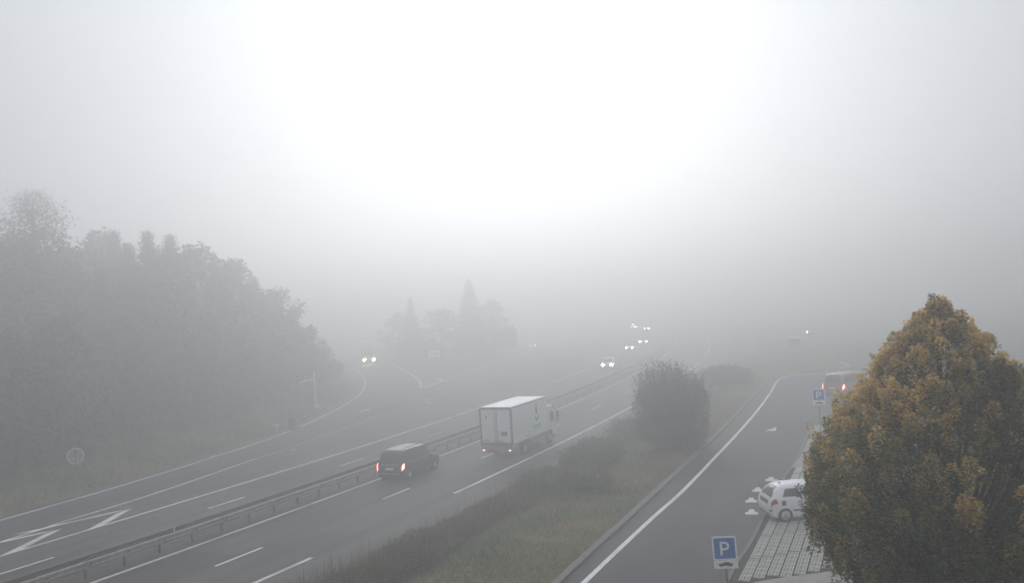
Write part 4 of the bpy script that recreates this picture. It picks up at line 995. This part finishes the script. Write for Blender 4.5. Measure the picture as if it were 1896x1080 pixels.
# tall dry stalks among the olive bushes: nobody could count them
def blades(name, pts, h, w, cols, m=LEAF, lean=.25):
    n = len(pts); a = rng.random(n) * 2 * math.pi; d = np.stack([np.cos(a), np.sin(a), np.zeros(n)], 1)
    h = np.broadcast_to(h, (n,)); b_ = rng.random(n) * 2 * math.pi; ln = np.stack([np.cos(b_), np.sin(b_), np.zeros(n)], 1) * (h * lean * rng.random(n))[:, None]
    v = np.empty((n, 3, 3)); v[:, 0] = pts - d * w / 2; v[:, 1] = pts + d * w / 2; v[:, 2] = pts + ln; v[:, 2, 2] += h
    me = bpy.data.meshes.new(name); me.vertices.add(n * 3); me.vertices.foreach_set('co', v.reshape(-1)); me.loops.add(n * 3)
    me.loops.foreach_set('vertex_index', np.arange(n * 3, dtype=np.int32)); me.polygons.add(n); me.polygons.foreach_set('loop_start', np.arange(n, dtype=np.int32) * 3)
    try: me.polygons.foreach_set('loop_total', np.full(n, 3, np.int32))
    except Exception: pass
    me.update(calc_edges=True); at = me.attributes.new('leafcol', 'FLOAT_COLOR', 'FACE'); c4 = np.ones((n, 4)); c4[:, :3] = cols; at.data.foreach_set('color', c4.reshape(-1))
    me.materials.append(m); me.validate(); o = link(name, me); o['kind'] = 'stuff'; return o
def field(n, s0, s1, d0, d1, extra=None):
    s = rng.uniform(s0, s1, n); d = rng.uniform(d0, d1, n)
    y = np.interp(s, RS, RY); g = np.polyval(np.polyder(PC), y); nn = np.hypot(g, 1); x = np.polyval(PC, y) + d / nn; y = y - d * g / nn
    return x, y
def below_kerb(x, y):
    kx = np.interp(y, KB[:, 1], KB[:, 0]); return x < kx - .3
# grass of the bank
x, y = field(150000, 30, 105, 10.0, 24); k = below_kerb(x, y) & (y < 88) & (rng.random(len(x)) < np.clip(1.5 - y / 70, .25, 1)); x, y = x[k], y[k]
z = gz(x, y); nz = np.sin(x * 1.3 + np.sin(y * .9) * 2) * np.sin(y * 1.1 + x * .4) + rng.normal(size=len(x)) * .5
near = np.clip(1 - (np.interp(y, KB[:, 1], KB[:, 0]) - x) / 5.5, 0, 1)
col = np.where((nz * .5 + near * .9 > .55)[:, None], np.array([(.30, .23, .10)]), np.array([(.12, .135, .06)])) * (1 + rng.normal(size=(len(x), 1)) * .3)
blades('verge_grass', np.stack([x, y, z - .01], 1), rng.uniform(.06, .2, len(x)) * (1.0 + .5 * (rng.random(len(x)) < .1)), .03, np.clip(col, .01, .6), lean=.9)
x, y = field(2600, 33, 47, 10.3, 14.5); z = gz(x, y)
blades('dry_stalks', np.stack([x, y, z], 1), rng.uniform(.7, 1.6, len(x)), .03, np.clip(np.array([(.12, .105, .055)]) * (1 + rng.normal(size=(len(x), 1)) * .3), .01, .5), lean=.2)
x, y = field(1500, 43, 62, 10.3, 14.0); z = gz(x, y)
blades('reddish_stalks', np.stack([x, y, z], 1), rng.uniform(.6, 1.35, len(x)), .03, np.clip(np.array([(.15, .085, .07)]) * (1 + rng.normal(size=(len(x), 1)) * .3), .01, .5), lean=.25)
# grass of the left verge and the hill
xl = rng.uniform(-70, -22, 60000); yl = rng.uniform(42, 135, 60000); dl_ = dist_left(xl, yl); k = (dl_ > 1.2) & (dl_ < 26); xl, yl = xl[k], yl[k]
blades('hill_grass', np.stack([xl, yl, gz(xl, yl) - .02], 1), rng.uniform(.15, .5, len(xl)), .06, np.clip(np.where((np.sin(xl * .7) * np.sin(yl * .5) + rng.normal(size=len(xl)) * .4 > .1)[:, None], np.array([(.115, .10, .052)]), np.array([(.055, .065, .032)])) * (1 + rng.normal(size=(len(xl), 1)) * .25), .01, .5), lean=.7)

# ---- woodland on the left hill: trees of five sorts, copied with a turn and a size of their own
def proto_broad(seed, n=5200):
    g = np.random.default_rng(seed); P = []; C = []; blobs = []
    for i in range(90):
        a = g.uniform(0, 6.28); z = g.uniform(.15, .99); rr = .29 * min(1, (1.02 - z) / .42) ** .75 * g.uniform(.3, 1.08); blobs.append((math.cos(a) * rr, math.sin(a) * rr, z, g.uniform(.03, .085)))
    for bx, by, bz, br in blobs:
        k = int(n / 90); d = g.normal(size=(k, 3)); d /= np.linalg.norm(d, axis=1)[:, None]; P.append(np.array([bx, by, bz]) + d * (br * g.random(k) ** .35)[:, None]); c = GREENS[g.integers(0, 4)] * g.uniform(.75, 1.25); C.append(np.tile(c, (k, 1)) * (1 + g.normal(size=(k, 1)) * .2))
    return np.vstack(P), np.clip(np.vstack(C), .006, .5), blobs
def proto_fir(seed, n=9500, pine=False):
    g = np.random.default_rng(seed); P = []; C = []; whorls = 42; zb = .10 if not pine else .30
    for i in range(whorls):
        z = zb + (1 - zb) * (i / whorls) ** .92; Rw = (.185 if not pine else .16) * (1 - (z - zb) / (1 - zb)) ** 1.05 + .004
        if pine: Rw = .17 * math.sqrt(max(.04, 1 - ((z - .6) / .42) ** 2)) * g.uniform(.7, 1.1)
        for j in range(9):
            a = g.uniform(0, 6.28); k = int(n / whorls / 9) + 1; t_ = g.random(k) ** .7; r_ = Rw * g.uniform(.75, 1.12)
            P.append(np.stack([np.cos(a) * t_ * r_ + g.normal(size=k) * .010, np.sin(a) * t_ * r_ + g.normal(size=k) * .010, z - t_ * r_ * (.35 if not pine else -.15) + g.normal(size=k) * .013], 1))
            C.append(np.tile(np.array((.055, .075, .045)), (k, 1)) * g.uniform(.8, 1.25))
    return np.vstack(P), np.clip(np.vstack(C), .006, .5), [(0, 0, .9, 0)]
def tree_proto(kind, seed, H):
    global rng; keep = rng; rng = np.random.default_rng(seed + 500)
    P, C, bl = proto_broad(seed) if kind == 'broad' else proto_fir(seed, pine=(kind == 'pine'))
    me = leaf_mesh('crown', P * H, rng.uniform(.022, .042, len(P)) * H * (.9 if kind == 'broad' else np.clip(1.25 - P[:, 2] * 1.08, .12, .75)), C, LEAF if kind == 'broad' else LEAFD, up=.2, aspect=.7)
    mb = MB(); tips = [np.array(b_[:3]) * H for b_ in bl[::4]] if kind == 'broad' else []
    limbs(mb, (0, 0, -.3), H * .97, .018 * H, tips); tm = mb.mesh('trunk', BARK); rng = keep
    return me, tm, H
protos = {'broad': [tree_proto('broad', 60 + i, 14) for i in range(4)], 'fir': [tree_proto('fir', 70 + i, 18) for i in range(2)], 'pine': [tree_proto('pine', 80 + i, 20) for i in range(2)]}
def plant(kind, x, y, ztop, label, group, name=None, var=0, wide=1.0):
    me, tm, H0 = protos[kind][var % len(protos[kind])]; z = gz1(x, y); sc = (ztop - z) / H0
    r = empty({'broad': 'broadleaf_tree', 'fir': 'fir_tree', 'pine': 'pine_tree'}[kind], (x, y, z), rng.uniform(0, 6.28), label, 'tree', group)
    r.scale = (sc * wide, sc * wide, sc); link('crown', me, r); link('trunk', tm, r); return r
G1 = 'trees of the wood on the left hill'
wood = [('pine', -45.7, 85, 24.4, 1.25, 'tall ragged pine standing above all the others at the left edge'), ('pine', -49.5, 82, 20.0, 1.3, 'pine cut by the left edge of the picture, beside the tallest one'),
        ('broad', -46.6, 95, 19.6, 1.3, None), ('fir', -45.2, 101, 22, 1.3, None), ('fir', -41.5, 96, 20.0, 1.8, None), ('fir', -37.7, 92, 20.7, 1.5, 'left one of the two pointed firs rising from the ridge of the wood'),
        ('fir', -35.4, 92, 20.2, 1.5, 'right one of the two pointed firs rising from the ridge of the wood'), ('broad', -34.8, 96, 18.6, 1.15, None), ('fir', -34.0, 101, 18.8, 1.4, None), ('broad', -33.6, 106, 17.4, 1.2, None), ('fir', -32.4, 111, 16.2, 1.6, None),
        ('broad', -30.8, 114, 14.0, 1.3, None), ('fir', -29.6, 118, 12.2, 1.9, None), ('broad', -28.6, 122, 8.4, 1.6, None), ('broad', -27.8, 127, 6.2, 1.8, 'smallest rounded tree at the right end of the wood, by the slip road'),
        ('broad', -42.5, 71, 13.1, 1.2, None), ('broad', -40.5, 75, 12.4, 1.3, None), ('broad', -39, 79, 12.0, 1.3, None), ('broad', -37.2, 83, 11.6, 1.3, None), ('broad', -36, 87, 11.2, 1.3, None), ('broad', -34.6, 91, 10.2, 1.3, None),
        ('broad', -32.5, 95, 8.8, 1.4, None), ('broad', -31.0, 99, 7.4, 1.5, None), ('broad', -30.6, 104, 6.8, 1.6, None), ('broad', -30.6, 109, 6.4, 1.6, None), ('broad', -48, 77, 15.5, 1.2, None), ('broad', -44, 88, 17, 1.2, None),
        ('fir', -41, 88, 16.8, 1.4, None), ('fir', -38.6, 90, 16.6, 1.5, None), ('broad', -54, 90, 20, 1.2, None), ('broad', -56, 100, 22, 1.2, None), ('broad', -50, 108, 22, 1.2, None), ('broad', -44, 112, 20, 1.2, None),
        ('broad', -40, 118, 18, 1.2, None), ('broad', -36, 124, 14, 1.3, None), ('fir', -52, 96, 21, 1.0, None), ('broad', -36.6, 64, 11.0, 1.25, 'nearest tree of the wood, dark and half cut by the left edge of the picture'), ('broad', -36.0, 69, 11.4, 1.3, 'dark near tree of the wood just behind the one at the left edge'), ('broad', -33, 120, 12.0, 1.3, None)]
WL = {2: 'rounded treetop on the ridge just right of the tallest pine', 3: 'blunt fir top on the ridge, second to the right of the tallest pine', 4: 'fir on the ridge just left of the pair of pointed firs',
      7: 'first rounded treetop on the ridge right of the two pointed firs', 8: 'wide fir on the ridge, second to the right of the pair of pointed firs', 9: 'third rounded treetop down the ridge from the pointed firs',
      10: 'wide fir low on the ridge, fourth down from the pointed firs', 11: 'fifth rounded treetop down the ridge, above the middle of the sloping skyline', 12: 'small wide fir on the lower end of the sloping skyline',
      13: 'low tree next to the smallest one at the right end of the wood', 15: 'front tree of the wood nearest the left edge, above the round sign', 16: 'front tree of the wood, second from the left edge', 17: 'front tree of the wood, third from the left edge',
      18: 'front tree of the wood, fourth from the left edge', 19: 'front tree of the wood, fifth from the left edge', 20: 'front tree of the wood standing below the two pointed firs', 21: 'front tree of the wood, first to the right below the pointed firs',
      22: 'front tree of the wood, second to the right below the pointed firs', 23: 'front tree of the wood to the left of the pale stake', 24: 'front tree of the wood behind the pale mast with the side arm'}
for i, (kd, x, y, zt, wd, lab) in enumerate(wood):
    plant(kd, x, y, zt, lab or WL.get(i, 'leafy tree deep in the foggy wood, hidden behind the front rows'), G1, var=i, wide=wd)
# underwood at the edge of the trees
def uw(n, seed):
    global rng; keep = rng; rng = np.random.default_rng(seed); P = []; C = []
    for i in range(n):
        while True:
            x = rng.uniform(-60, -24); y = rng.uniform(55, 135); dd = float(dist_left(np.array([x]), np.array([y]))[0])
            if 7.5 < dd < 24: break
        h = rng.uniform(.8, 2.6) * (1 if dd > 10 else .6); k = 190; d = rng.normal(size=(k, 3)); d /= np.linalg.norm(d, axis=1)[:, None]
        P.append(np.array([x, y, gz1(x, y) + h * .5]) + d * np.array([h * .75, h * .75, h * .6]) * (rng.random(k) ** .35)[:, None]); C.append(np.tile([(.060, .066, .036), (.05, .058, .030), (.10, .08, .05)][int(rng.integers(0, 3))], (k, 1)) * (1 + rng.normal(size=(k, 1)) * .2))
    P = np.vstack(P); o = link('underwood', leaf_mesh('underwood', P, rng.uniform(.14, .28, len(P)), np.clip(np.vstack(C), .005, .5), LEAF, up=.2)); o['kind'] = 'stuff'; rng = keep
uw(230, 90)
G2 = 'dim trees beyond the grass triangle'
for i, (kd, x, y, zt, wd, lab) in enumerate([('fir', -9, 185, 16.6, 1.75, 'tallest dim tree beyond the grass triangle, in the middle of the fog'), ('fir', -21.5, 185, 13.4, 1.5, 'pointed dim tree to the left of the tallest one beyond the grass triangle'),
        ('broad', -15.0, 181, 10.5, 2.0, 'low wide dim tree between the tallest and the pointed one'), ('broad', -25.5, 196, 10.0, 1.6, 'dim rounded tree at the left end of the group beyond the grass triangle'), ('broad', -4.8, 189, 11.6, 1.3, 'dim rounded tree just behind the pale direction board')]):
    plant(kd, x, y, zt, lab, G2, var=i, wide=wd)
